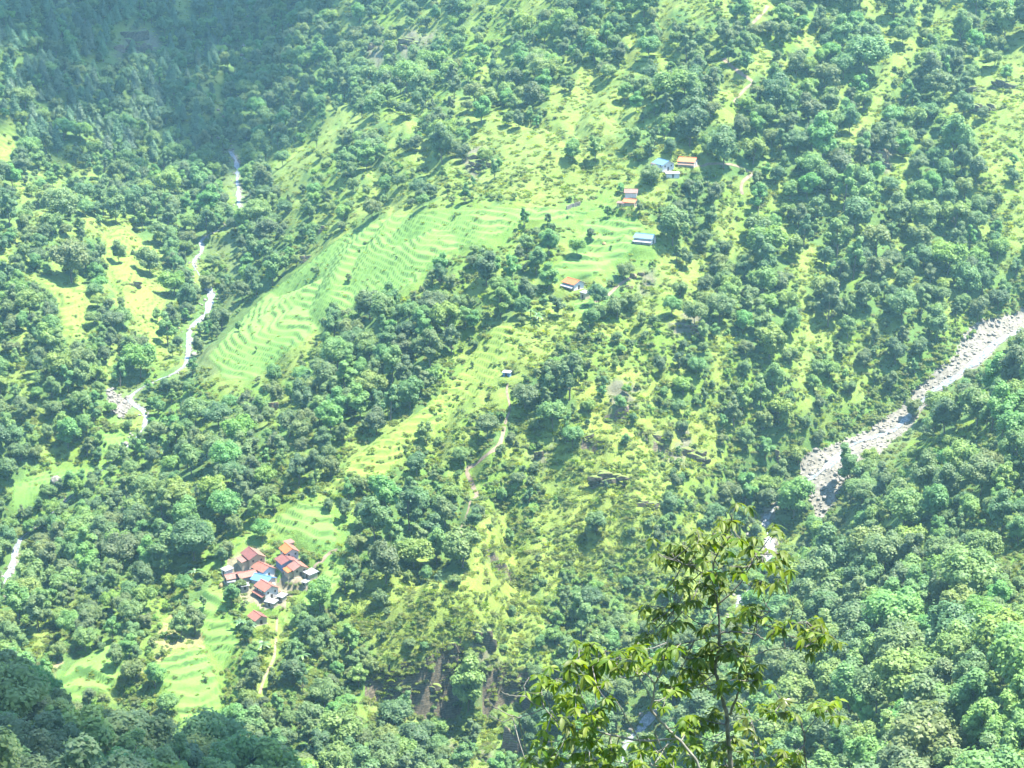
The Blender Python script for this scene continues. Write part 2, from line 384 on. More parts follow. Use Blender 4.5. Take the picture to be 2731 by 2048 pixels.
SPOTS = [(674,1500,6),(771,1457,3),(772,1485,5),(765,1508,5),(793,1530,5.5),(828,1540,3.5),(703,1532,5.5),(702,1558,5.5),(712,1588,6.5),(607,1532,3.5),(620,1550,4.5),(658,1547,5),(752,1600,3),(723,1615,3.5),(687,1660,5.5),
         (1769,450,7),(1748,449,3.5),(1733,464,3.5),(1834,442,7),(1793,474,4.5),(1683,524,5),(1681,549,5),(1656,551,3),(1720,648,7.5),(1529,768,7),(1560,796,3.5),(1352,1003,3.5)]
HOUSE_SPOTS = []
for sx, sy, hr in SPOTS:
    a, b, c, ok = hit([sx], [sy], step=2.0); a, b = a[0], b[0]; HOUSE_SPOTS.append((a, b, hr))
    m = (np.abs(MX - a) < hr * 2.2) & (np.abs(MY - b) < hr * 2.2)
    d = np.hypot(MX[m] - a, MY[m] - b); w = sstep(hr * 1.5, hr * .72, d)
    Z[m] = Z[m] * (1 - w) + float(height(a, b)) * w
# ledges and roughness on the steep rocky parts and rough grass
CLS = cover_at(PXV, PYV, 26.0, MX, MY)
inbed = INVIEW & (MY > 560) & (inside(BED, PXV + WX * .5, PYV + WY * .5) | inside(BED_L, PXV + WX * .5, PYV + WY * .5))
inyard = INVIEW & inside(YARD, PXV + WX * .4, PYV + WY * .4) & (MY > 600) & (MY < 780)
nearw = np.minimum(DL, DR) < 3.2
_hs = np.zeros(MX.shape, bool)
for a, b, hr in HOUSE_SPOTS: _hs |= np.hypot(MX - a, MY - b) < hr * 1.2
rough = INVIEW & ~_hs & (FID < 0) & ~inbed & ~inyard & (MY > 560)
Z = Z + np.where(rough, 0.55 * fbm(MX, MY, 7.0, 2, 44.0), 0) + np.where(inbed, 0.45 * fbm(MX, MY, 3.5, 2, 4.0), 0)
CLIFF = INVIEW & ((CLS == 6) | (CLIFFW > .5)) & rough
_st = Z / 3.1 + 0.6 * fbm(MX, MY, 16.0, 2, 8.0)
Z = Z + np.where(CLIFF, (np.floor(_st) + sstep(0.35, 0.65, _st - np.floor(_st)) - _st) * 2.2 + fbm(MX, MY, 5.0, 2, 3.0) * .8, 0)

# ------------------------------------------------------------------ materials
def mat_nodes(name):
    m = bpy.data.materials.new(name); m.use_nodes = True
    nt = m.node_tree; nt.nodes.clear()
    return m, nt, nt.nodes, nt.links
def node(ns, t, **kw):
    n = ns.new(t)
    for k, v in kw.items(): setattr(n, k, v)
    return n
def mixrgb(nt, kind, fac, a, b):
    n = nt.nodes.new("ShaderNodeMix"); n.data_type = 'RGBA'; n.blend_type = kind
    for s, v in ((0, fac), (6, a), (7, b)):
        if hasattr(v, "is_linked") or isinstance(v, bpy.types.NodeSocket): nt.links.new(v, n.inputs[s])
        else: n.inputs[s].default_value = v if s == 0 else (*v, 1)
    return n.outputs[2]
def noise(nt, scale, detail=4, rough=.6, coord='Object', dist=0.0):
    tc = nt.nodes.new("ShaderNodeTexCoord")
    n = nt.nodes.new("ShaderNodeTexNoise"); n.inputs["Scale"].default_value = scale; n.inputs["Detail"].default_value = detail
    n.inputs["Roughness"].default_value = rough; n.inputs["Distortion"].default_value = dist
    nt.links.new(tc.outputs[coord], n.inputs["Vector"])
    return n
def ramp(nt, src, stops):
    n = nt.nodes.new("ShaderNodeValToRGB"); e = n.color_ramp.elements
    while len(e) < len(stops): e.new(0.5)
    for el, (p, c) in zip(e, stops): el.position = p; el.color = (*c, 1)
    nt.links.new(src, n.inputs[0]); return n.outputs[0]
def hsv(nt, col, h=None, s=None, v=None):
    n = nt.nodes.new("ShaderNodeHueSaturation"); nt.links.new(col, n.inputs["Color"])
    for k, x in (("Hue", h), ("Saturation", s), ("Value", v)):
        if x is None: continue
        if isinstance(x, bpy.types.NodeSocket): nt.links.new(x, n.inputs[k])
        else: n.inputs[k].default_value = x
    return n.outputs[0]
def maprange(nt, src, a, b):
    n = nt.nodes.new("ShaderNodeMapRange"); nt.links.new(src, n.inputs[0]); n.inputs[3].default_value = a; n.inputs[4].default_value = b
    return n.outputs[0]
def finish(m, nt, col, rough=.8, spec=.3, bump=None, bstr=.4, bdist=.1, transl=0.0, tcol=None):
    p = nt.nodes.new("ShaderNodeBsdfPrincipled"); out = nt.nodes.new("ShaderNodeOutputMaterial")
    if isinstance(col, bpy.types.NodeSocket): nt.links.new(col, p.inputs["Base Color"])
    else: p.inputs["Base Color"].default_value = (*col, 1)
    p.inputs["Roughness"].default_value = rough; p.inputs["Specular IOR Level"].default_value = spec
    if bump is not None:
        b = nt.nodes.new("ShaderNodeBump"); b.inputs["Strength"].default_value = bstr; b.inputs["Distance"].default_value = bdist
        nt.links.new(bump, b.inputs["Height"]); nt.links.new(b.outputs[0], p.inputs["Normal"])
    sh = p.outputs[0]
    if transl:
        t = nt.nodes.new("ShaderNodeBsdfTranslucent"); nt.links.new(tcol if tcol is not None else col, t.inputs[0])
        x = nt.nodes.new("ShaderNodeMixShader"); x.inputs[0].default_value = transl
        nt.links.new(sh, x.inputs[1]); nt.links.new(t.outputs[0], x.inputs[2]); sh = x.outputs[0]
    nt.links.new(sh, out.inputs[0]); return m

def leaf_mat(name, c0, c1, hue=.012, val=(.75, 1.25), transl=.25, rough=.55, spec=.35):
    """foliage: colour differs from plant to plant (random) and from spray to spray (noise)"""
    m, nt, ns, ln = mat_nodes(name)
    oi = ns.new("ShaderNodeObjectInfo")
    a = ns.new("ShaderNodeAttribute"); a.attribute_name = "tone"
    col = mixrgb(nt, 'MIX', a.outputs["Fac"], c0, c1)
    rnd = ns.new("ShaderNodeMath"); rnd.operation = 'FRACT'
    mul = ns.new("ShaderNodeMath"); mul.operation = 'MULTIPLY'; mul.inputs[1].default_value = 7.31
    ln.new(oi.outputs["Random"], mul.inputs[0]); ln.new(mul.outputs[0], rnd.inputs[0])
    col = hsv(nt, col, maprange(nt, oi.outputs["Random"], .5 - hue, .5 + hue), maprange(nt, rnd.outputs[0], .85, 1.1), maprange(nt, rnd.outputs[0], *val))
    tc = hsv(nt, col, .49, 1.1, 1.5)
    return finish(m, nt, col, rough, spec, transl=transl, tcol=tc)
M = {}
M["leaf"] = leaf_mat("leaf_dark_green", (.084, .168, .050), (.160, .250, .078), .026, (.7, 1.3), .45)
M["leaflight"] = leaf_mat("leaf_light_green", (.105, .182, .044), (.180, .255, .066), .022, (.75, 1.2), .45)
M["pine"] = leaf_mat("leaf_pine", (.074, .148, .072), (.130, .215, .10), .012, (.75, 1.2), .35)
M["bush"] = leaf_mat("leaf_bush", (.098, .182, .040), (.160, .235, .056), .022, (.85, 1.15), .5)
M["scrub"] = leaf_mat("leaf_scrub", (.132, .195, .036), (.195, .240, .052), .022, (.88, 1.12), .6)
M["banana"] = leaf_mat("leaf_banana", (.060, .135, .040), (.110, .200, .060), .01, (.8, 1.2), .35, .4, .5)
M["fig"] = leaf_mat("leaf_glossy", (.050, .098, .008), (.125, .172, .014), .012, (.7, 1.3), .42, .5, .25)
M["figyellow"] = leaf_mat("leaf_young", (.075, .105, .010), (.115, .135, .014), .008, (.9, 1.1), .35, .4, .5)
def bark_mat(name, c0, c1, sc=3.0):
    m, nt, ns, ln = mat_nodes(name)
    n = noise(nt, sc, 5); return finish(m, nt, ramp(nt, n.outputs[0], [(.35, c0), (.7, c1)]), .85, .2, n.outputs[0], .6, .05)
M["bark"] = bark_mat("bark_grey_brown", (.09, .075, .055), (.19, .165, .13))
M["palebark"] = bark_mat("bark_pale", (.11, .105, .085), (.20, .19, .155), 6)
M["darkbark"] = bark_mat("bark_dark", (.06, .056, .047), (.155, .142, .12), 9)

# ground: the colour of each kind of cover, varied with noise
m, nt, ns, ln = mat_nodes("ground_cover")
att = ns.new("ShaderNodeAttribute"); att.attribute_name = "cover"
n1 = noise(nt, .045, 5, .65); n2 = noise(nt, .35, 5, .7, dist=.4); n3 = noise(nt, 1.6, 4, .7)
c = hsv(nt, att.outputs["Color"], maprange(nt, n1.outputs[0], .47, .53), None, maprange(nt, n2.outputs[0], .45, 1.5))
c = mixrgb(nt, 'MULTIPLY', .55, c, ramp(nt, n3.outputs[0], [(.3, (.45, .5, .45)), (.7, (1.3, 1.25, 1.2))]))
M["ground"] = finish(m, nt, c, .95, .1, n3.outputs[0], .8, .5)
m, nt, ns, ln = mat_nodes("field_crop")
att = ns.new("ShaderNodeAttribute"); att.attribute_name = "cover"
n1 = noise(nt, .06, 4); n2 = noise(nt, .9, 4, .7)
c = hsv(nt, att.outputs["Color"], maprange(nt, n1.outputs[0], .485, .515), None, maprange(nt, n2.outputs[0], .72, 1.28))
M["field"] = finish(m, nt, c, .9, .15, n2.outputs[0], .5, .25)
def stone_mat(name, c0, c1, c2, sc=.8, b=.6):
    m, nt, ns, ln = mat_nodes(name)
    n = noise(nt, sc, 6, .7); n2 = noise(nt, sc * .2, 3)
    col = ramp(nt, n.outputs[0], [(.3, c0), (.52, c1), (.75, c2)])
    col = mixrgb(nt, 'MULTIPLY', .5, col, ramp(nt, n2.outputs[0], [(.35, (.7, .7, .66)), (.65, (1.1, 1.08, 1.0))]))
    return finish(m, nt, col, .85, .25, n.outputs[0], b, .3)
def mossy_rock(name, c0, c1, c2, sc, b):
    """bedded rock with grass and moss holding on wherever it is not too steep"""
    m, nt, ns, ln = mat_nodes(name)
    n = noise(nt, sc, 6, .72); n2 = noise(nt, sc * .35, 4, .7)
    tc = ns.new("ShaderNodeTexCoord"); wv = ns.new("ShaderNodeTexWave"); wv.bands_direction = 'Z'; wv.inputs["Scale"].default_value = .35; wv.inputs["Distortion"].default_value = 6; wv.inputs["Detail"].default_value = 3
    ln.new(tc.outputs["Object"], wv.inputs["Vector"])
    col = ramp(nt, n.outputs[0], [(.3, c0), (.52, c1), (.75, c2)])
    col = mixrgb(nt, 'MULTIPLY', .5, col, ramp(nt, wv.outputs["Color"], [(.25, (.45, .43, .4)), (.6, (1.15, 1.1, 1.0))]))
    ge = ns.new("ShaderNodeNewGeometry"); sp = ns.new("ShaderNodeSeparateXYZ"); ln.new(ge.outputs["Normal"], sp.inputs[0])
    ad = ns.new("ShaderNodeMath"); ad.operation = 'ADD'; ln.new(sp.outputs["Z"], ad.inputs[0]); ln.new(maprange(nt, n2.outputs[0], -.75, .75), ad.inputs[1])
    mk = ramp(nt, ad.outputs[0], [(.42, (0, 0, 0)), (.58, (1, 1, 1))])
    col = mixrgb(nt, 'MIX', mk, col, (.115, .155, .038))
    return finish(m, nt, col, .9, .2, n.outputs[0], b, .4)
M["bed"] = stone_mat("river_gravel", (.055, .053, .044), (.145, .135, .107), (.24, .225, .19), .55)
M["boulder"] = stone_mat("pale_boulder", (.09, .086, .074), (.185, .172, .145), (.28, .262, .225), .9)
M["rock"] = mossy_rock("cliff_rock", (.034, .030, .022), (.105, .090, .062), (.20, .17, .12), .8, .9)
M["earthrock"] = mossy_rock("weathered_rock", (.085, .062, .045), (.18, .138, .10), (.27, .215, .16), .7, .8)
M["path"] = stone_mat("trodden_earth", (.11, .085, .055), (.18, .14, .095), (.235, .19, .135), .6, .3)
M["yard"] = stone_mat("beaten_yard", (.095, .09, .05), (.16, .142, .09), (.22, .19, .13), .5, .3)
m, nt, ns, ln = mat_nodes("white_water")
n = noise(nt, .9, 5, .65, dist=.6)
c = ramp(nt, n.outputs[0], [(.30, (.045, .062, .064)), (.46, (.12, .138, .142)), (.62, (.27, .285, .295))])
M["water"] = finish(m, nt, c, .4, .4, n.outputs[0], .8, .4)

# ------------------------------------------------------------------ ground meshes
def link(o, parent=None):
    SC.collection.objects.link(o)
    if parent is not None: o.parent = parent
    return o
def mesh_np(name, V, F, mat=None, smooth=True):
    """mesh from arrays; F is (n,3) or (n,4)"""
    V = np.asarray(V, np.float32); F = np.asarray(F, np.int32)
    me = bpy.data.meshes.new(name)
    k = F.shape[1]
    me.vertices.add(len(V)); me.vertices.foreach_set("co", V.ravel())
    me.loops.add(F.size); me.loops.foreach_set("vertex_index", F.ravel())
    me.polygons.add(len(F)); me.polygons.foreach_set("loop_start", np.arange(0, F.size, k, dtype=np.int32))
    me.update(calc_edges=True)
    if smooth: me.polygons.foreach_set("use_smooth", np.ones(len(F), bool))
    if mat is not None: me.materials.append(mat)
    return me
COVCOL = np.array([(.072, .125, .034), (.105, .165, .028), (.130, .180, .042), (.092, .162, .034), (.105, .180, .036), (.095, .135, .045), (.12, .12, .075), (.22, .18, .13)])
nx_, ny_ = MX.shape
fields_c = COVCOL[CLS]
# soften the borders between covers a little
for _ in range(2):
    p = np.pad(fields_c, ((1, 1), (1, 1), (0, 0)), mode='edge')
    fields_c = (p[1:-1, 1:-1] * 2 + p[:-2, 1:-1] + p[2:, 1:-1] + p[1:-1, :-2] + p[1:-1, 2:]) / 6
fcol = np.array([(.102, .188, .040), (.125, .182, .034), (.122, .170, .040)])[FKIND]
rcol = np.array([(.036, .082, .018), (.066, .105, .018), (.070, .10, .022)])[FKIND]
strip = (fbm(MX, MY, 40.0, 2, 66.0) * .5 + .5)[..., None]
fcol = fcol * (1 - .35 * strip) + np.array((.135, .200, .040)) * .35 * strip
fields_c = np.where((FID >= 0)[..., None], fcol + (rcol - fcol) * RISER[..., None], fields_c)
YELLOW = sstep(1180, 1560, PXV) * sstep(750, 1000, PYV) * (PXV < 1950) + sstep(150, 40, np.hypot(PXV - 1330, PYV - 1500)) + sstep(260, 120, np.hypot(PXV - 1130, (PYV - 1610) * 1.3))
fields_c = np.where(((CLS == 2) & (FID < 0))[..., None], fields_c * (1 - .35 * np.clip(YELLOW, 0, 1)[..., None]) + np.array((.165, .200, .034)) * .35 * np.clip(YELLOW, 0, 1)[..., None], fields_c)
for poly, cc in (([(380,1300),(430,1330),(440,1400),(350,1470),(300,1450),(330,1380)], (.22, .19, .085)), ([(85,1440),(130,1425),(120,1475),(90,1500)], (.22, .175, .10)),
                 ([(620,645),(650,650),(640,665),(610,660)], (.2, .16, .10))):
    P = D(poly); mm = INVIEW & inside(P, PXV + WX, PYV + WY) & (FID < 0)
    t = (.55 + .45 * np.clip(fbm(MX, MY, 6.0, 2, 3.0) * 2, -1, 1))[..., None]
    fields_c = np.where(mm[..., None], fields_c * (1 - t) + np.array(cc) * t, fields_c)
COLV = np.concatenate([fields_c, np.ones(MX.shape + (1,))], -1)
def open_reach(px, py):
    return np.where(px < 900, (((py > 400) & (py < 565)) | ((py > 612) & (py < 716)) | ((py > 765) & (py < 1014)) | ((py > 1036) & (py < 1140)) | ((py > 1436) & (py < 1540))),
                    (((py < 1292)) | ((py > 1345) & (py < 1402)) | ((py > 1438) & (py < 1492)) | ((py > 1585) & (py < 1630)) | (py > 1885) & (py < 2015)))
# which sheet each quad belongs to: hillside, terraced fields, river bed, yard
def cellmax(a): return np.maximum(np.maximum(a[:-1, :-1], a[1:, :-1]), np.maximum(a[:-1, 1:], a[1:, 1:]))
fc = FID[:-1, :-1].copy(); same = (FID[1:, :-1] == fc) & (FID[:-1, 1:] == fc) & (FID[1:, 1:] == fc)
fc[~same] = -1
bedc = inbed[:-1, :-1] & inbed[1:, 1:] & (fc < 0)
yardc = inyard[:-1, :-1] & inyard[1:, 1:] & (fc < 0) & ~bedc
strm = open_reach(PXV, PYV)[:-1, :-1] & (np.minimum(DL + 1.3, DR)[:-1, :-1] < 2.5 + WX[:-1, :-1] * .14) & (MY[:-1, :-1] < 1260) & ~((PXV[:-1, :-1] < 380) & (PYV[:-1, :-1] > 1150) & (PYV[:-1, :-1] < 1400)) & (fc < 0) & ~bedc & ~yardc
cliffc = (CLIFFW[:-1, :-1] > .5) & (CLIFFW[1:, 1:] > .5) & (fc < 0)
sheet = np.zeros(fc.shape, int); sheet[cliffc] = 3; sheet[bedc | strm] = 1; sheet[yardc] = 2
sheet[fc >= 0] = 10 + fc[fc >= 0]
VID = np.arange(nx_ * ny_).reshape(nx_, ny_)
QUADS = np.stack([VID[:-1, :-1], VID[1:, :-1], VID[1:, 1:], VID[:-1, 1:]], -1)
ALLV = np.stack([MX, MY, Z], -1).reshape(-1, 3)
def ground_sheet(name, sel, mat):
    q = QUADS[sel]
    used, inv = np.unique(q, return_inverse=True)
    me = mesh_np(name, ALLV[used], inv.reshape(q.shape), mat)
    a = me.color_attributes.new("cover", 'FLOAT_COLOR', 'POINT')
    a.data.foreach_set("color", COLV.reshape(-1, 4)[used].astype(np.float32).ravel())
    o = link(bpy.data.objects.new(name, me)); o["kind"] = "structure"
    return o
ground_sheet("hillside", sheet == 0, M["ground"])
ground_sheet("river_bed", sheet == 1, M["bed"])
if (sheet == 3).any(): ground_sheet("cliff", sheet == 3, M["rock"])
ground_sheet("village_yard", sheet == 2, M["yard"])
for k in range(len(FIELDS)):
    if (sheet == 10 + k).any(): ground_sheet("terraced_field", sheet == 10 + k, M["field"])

def ribbon(name, path, half, lift, mat, wob=.25, seed=0.0):
    """a strip that follows the ground along a path of (x, y) points"""
    p = np.asarray(path)[:, :2]; t = np.gradient(p, axis=0); t /= np.maximum(np.linalg.norm(t, axis=1), 1e-6)[:, None]
    nrm = np.c_[-t[:, 1], t[:, 0]]; n = len(p); V = []
    w = np.broadcast_to(half, (n,)) * (1 + wob * fbm(np.arange(n) * 1.0, np.zeros(n), 7.0, 2, seed))
    across = np.linspace(-1, 1, 7)
    zc = np.zeros((n, 7)); xy = np.zeros((n, 7, 2))
    for i, a in enumerate(across):
        xy[:, i] = p + nrm * (w * a)[:, None]; zc[:, i] = height(xy[:, i, 0], xy[:, i, 1])
    z = zc + lift
    V = np.concatenate([xy, z[..., None]], -1).reshape(-1, 3)
    F = [(i * 7 + j, i * 7 + j + 1, (i + 1) * 7 + j + 1, (i + 1) * 7 + j) for i in range(n - 1) for j in range(6)]
    o = link(bpy.data.objects.new(name, mesh_np(name, V, F, mat))); o["kind"] = "structure"
    return o
def width_along(path, prof):
    px, py = proj(path[:, 0], path[:, 1], path[:, 2])
    s = np.array(prof); return np.interp(py, s[:, 0], s[:, 1])
for path, prof, sd in ((PATH_L, [(0, .5), (330, .6), (420, 1.1), (560, .8), (600, .5), (660, 1.1), (720, .5), (780, 2.1), (850, 1.2), (950, .9), (990, .6), (1040, .8), (1100, 1.3), (1150, 1.0), (1500, 1.7)], 1.0),
                       (PATH_R, [(800, 1.8), (900, 1.5), (960, 2.4), (1000, 1.5), (1100, 1.3), (1200, 1.1), (1240, 2.0), (1300, 1.6), (1380, 2.3), (1480, 2.4), (1600, 2.0), (1900, 2.0), (2050, 2.4)], 2.0)):
    px, py = proj(*path.T); vis = open_reach(px, py)
    ribbon("mountain_stream", path[vis.argmax():], np.where(vis, width_along(path, prof), .35)[vis.argmax():], .22, M["water"], .75, sd)
def ground_path(src, half, name="footpath", mat="path"):
    s = np.array(src, float); d = np.r_[0, np.cumsum(np.hypot(*np.diff(s, axis=0).T))]; t = np.arange(0, d[-1], 3.0)
    x, y, z, ok = hit(np.interp(t, d, s[:, 0]), np.interp(t, d, s[:, 1]), step=2.0)
    q = np.c_[x, y]
    d = np.r_[0, np.cumsum(np.hypot(*np.diff(q, axis=0).T))]
    t = np.arange(0, d[-1], .8); q = np.c_[np.interp(t, d, q[:, 0]), np.interp(t, d, q[:, 1])]
    for c in range(2):
        e = np.pad(q[:, c], 3, mode='edge'); q[:, c] = np.convolve(e, np.ones(7) / 7, 'valid')
    o = ribbon(name, q, half, .12, M[mat], .3, s[0, 0] * .01)
    return q
PATHS = [ground_path([(1256, 1334), (1240, 1390), (1215, 1430)], .5), ground_path([(825, 1523), (812, 1530), (800, 1545), (775, 1570)], .6), ground_path([(740, 1640), (738, 1670), (737, 1700)], .35), ground_path([(1345, 1135), (1362, 1090), (1350, 1040), (1356, 1008)], .5), ground_path([(2010, 462), (1960, 440), (1900, 436), (1850, 446)], .6), ground_path([(1700, 730), (1650, 760), (1610, 800), (1580, 806)], .7), ground_path([(2048, 15), (2040, 30), (2002, 68)], .9), ground_path([(1926, 155), (1965, 188), (2012, 221), (1990, 234), (1955, 275)], .9),
 ground_path([(2010, 462), (1985, 480), (1974, 497), (1983, 528)], .8),
 ground_path([(1345, 1135), (1340, 1165), (1332, 1190), (1300, 1215), (1265, 1238), (1237, 1253), (1253, 1272), (1262, 1300), (1275, 1323), (1256, 1334)], .75),
 ground_path([(904, 1466), (874, 1476), (855, 1501), (825, 1523)], .8),
 ground_path([(737, 1700), (731, 1757), (705, 1808), (690, 1858)], .4)]
# ------------------------------------------------------------------ plants: meshes
def ico(sub=1):
    t = (1 + 5 ** .5) / 2
    v = [(-1, t, 0), (1, t, 0), (-1, -t, 0), (1, -t, 0), (0, -1, t), (0, 1, t), (0, -1, -t), (0, 1, -t), (t, 0, -1), (t, 0, 1), (-t, 0, -1), (-t, 0, 1)]
    f = [(0, 11, 5), (0, 5, 1), (0, 1, 7), (0, 7, 10), (0, 10, 11), (1, 5, 9), (5, 11, 4), (11, 10, 2), (10, 7, 6), (7, 1, 8), (3, 9, 4), (3, 4, 2), (3, 2, 6), (3, 6, 8), (3, 8, 9), (4, 9, 5), (2, 4, 11), (6, 2, 10), (8, 6, 7), (9, 8, 1)]
    v = [np.array(p) / np.linalg.norm(p) for p in v]
    for _ in range(sub):
        nf = []; mid = {}
        def m(a, b):
            k = (min(a, b), max(a, b))
            if k not in mid:
                p = v[a] + v[b]; v.append(p / np.linalg.norm(p)); mid[k] = len(v) - 1
            return mid[k]
        for a, b, c in f:
            ab, bc, ca = m(a, b), m(b, c), m(c, a); nf += [(a, ab, ca), (b, bc, ab), (c, ca, bc), (ab, bc, ca)]
        f = nf
    return np.array(v), np.array(f)
ICO1, ICO2 = ico(1), ico(2)

class Tris:
    def __init__(s): s.v = []; s.f = []; s.t = []; s.n = 0
    def add(s, V, F, tone):
        V = np.asarray(V, float); s.v.append(V); s.f.append(np.asarray(F) + s.n); s.t.append(np.broadcast_to(tone, (len(V),)).astype(float)); s.n += len(V)
    def mesh(s, name, mat, smooth=False):
        me = mesh_np(name, np.concatenate(s.v), np.concatenate(s.f), mat, smooth)
        a = me.attributes.new("tone", 'FLOAT', 'POINT'); a.data.foreach_set("value", np.concatenate(s.t).astype(np.float32))
        return me
def unit(a): return a / np.maximum(np.linalg.norm(a, axis=-1, keepdims=True), 1e-9)
def sprays(T, C, N, size, tone, r, aspect=1.35, bend=.25):
    """leaf sprays: two triangles folded along the middle, centred at C and facing N"""
    n = len(C); a = unit(np.cross(N, r.normal(size=(n, 3)))); b = np.cross(N, a)
    L = (size * r.uniform(.7, 1.3, n))[:, None]; W = L / aspect
    p0 = C - a * L * .5; p2 = C + a * L * .5 - N * L * bend * .5
    p1 = C + b * W * .5 - N * L * bend * .6; p3 = C - b * W * .5 - N * L * bend * .6
    V = np.stack([p0, p1, p2, p3], 1).reshape(-1, 3)
    i = np.arange(n)[:, None] * 4
    F = np.concatenate([i + [0, 1, 2], i + [0, 2, 3]])
    T.add(V, F, np.repeat(tone, 4))
def blob(T, c, rad, r, tone, jit=.22, base=ICO1):
    V = base[0] * (1 + r.normal(size=(len(base[0]), 1)) * jit * .5)
    T.add(V * rad + c, base[1], tone)
def lobed_crown(name, seed, H, R_, lobes, mat, n_spray, size, shape='round', base=.28, up=.95, flat=1.0):
    """a crown of many leafy lobes spread through an uneven volume"""
    r = np.random.default_rng(seed); T = Tris(); L = []
    for k in range(lobes):
        for _ in range(40):
            d = unit(r.normal(size=3)); q = r.uniform(.25, 1) ** .6
            p = d * q
            if shape == 'round': rx = R_ * (1 - .25 * max(p[2], 0))
            elif shape == 'flat': rx = R_
            elif shape == 'tall': rx = R_ * (1 - .45 * p[2])
            else: rx = R_ * (1 - .7 * (p[2] * .5 + .5))
            zc = H * (base + (1 - base) * .5); zr = H * (1 - base) * .5 * .86 * (flat)
            c = np.array([p[0] * rx * .8, p[1] * rx * .8, zc + p[2] * zr])
            rad = R_ * r.uniform(.26, .44) * (.8 if shape in ('tall', 'cone') else 1)
            if all(np.linalg.norm((c - o[0]) / (1, 1, .8)) > .62 * (rad + o[1]) * .75 for o in L): break
        L.append((c, rad))
    tot = sum(o[1] ** 2 for o in L)
    for c, rad in L:
        tone = r.uniform(0, .7)
        blob(T, c, np.array([rad, rad, rad * .82]) * .74, r, tone, .3)
        n = int(n_spray * rad ** 2 / tot)
        d = unit(r.normal(size=(n, 3)) + np.array([0, 0, .35]))
        # sub-clumps: push groups of sprays in and out so that the lobe is not a ball
        cl = unit(r.normal(size=(9, 3))); g = np.max(d @ cl.T, 1)
        rr = rad * (.80 + .34 * sstep(.72, .97, g) + r.normal(size=n) * .07)
        C = c + d * rr[:, None] * np.array([1, 1, .84])
        Nn = unit(d + np.array([0, 0, up]) + r.normal(size=(n, 3)) * .38)
        sprays(T, C, Nn, size, np.clip(tone + .35 * sstep(.75, .97, g) + r.normal(size=n) * .12, 0, 1), r)
    # stray sprays that break the outline
    n = n_spray // 9
    k = r.integers(0, len(L), n); cc = np.array([L[i][0] for i in k]); ra = np.array([L[i][1] for i in k])
    d = unit(r.normal(size=(n, 3)) + np.array([0, 0, .3]))
    sprays(T, cc + d * (ra * r.uniform(1.0, 1.28, n))[:, None], unit(d + r.normal(size=(n, 3)) * .5), size * .9, r.uniform(.2, 1, n), r)
    return T.mesh(name, mat), L
def tube(T, pts, rad, seg=6, tone=0.5):
    pts = np.asarray(pts, float); rad = np.broadcast_to(rad, (len(pts),))
    d = unit(np.gradient(pts, axis=0)); ref = np.array([0.31, 0.93, 0.17])
    a = unit(np.cross(d, ref)); b = np.cross(d, a); th = np.arange(seg) * 2 * np.pi / seg
    ring = np.cos(th)[None, :, None] * a[:, None] + np.sin(th)[None, :, None] * b[:, None]
    V = (pts[:, None] + ring * rad[:, None, None]).reshape(-1, 3)
    F = []
    for i in range(len(pts) - 1):
        for j in range(seg):
            p, q = i * seg + j, i * seg + (j + 1) % seg
            F += [(p, q, q + seg), (p, q + seg, p + seg)]
    T.add(V, F, tone)
def trunk_mesh(name, seed, H, L, mat, rad=.28, limbs=6):
    r = np.random.default_rng(seed + 900); T = Tris()
    lean = r.normal(size=2) * .05 * H
    top = np.array([lean[0], lean[1], H * .72])
    t = np.linspace(0, 1, 6)[:, None]
    P = t * top + np.c_[np.sin(t * 5) * .12, np.cos(t * 4) * .1, t * 0] * H * .1
    P[0, 2] = -1.2
    tube(T, P, np.linspace(rad, rad * .3, 6))
    idx = np.argsort([-o[1] for o in L])[:limbs]
    for i in idx:
        c = L[i][0]; s = np.clip(c[2] / H - .25, .22, .66); k = s * (len(P) - 1) / .72 * .72
        a = P[int(k)] + (P[min(int(k) + 1, 5)] - P[int(k)]) * (k - int(k))
        mid = (a + c) / 2 + np.array([0, 0, -.04 * H])
        tube(T, [a, mid, c], [rad * .42, rad * .3, rad * .12], 5)
    return T.mesh(name, mat, True)

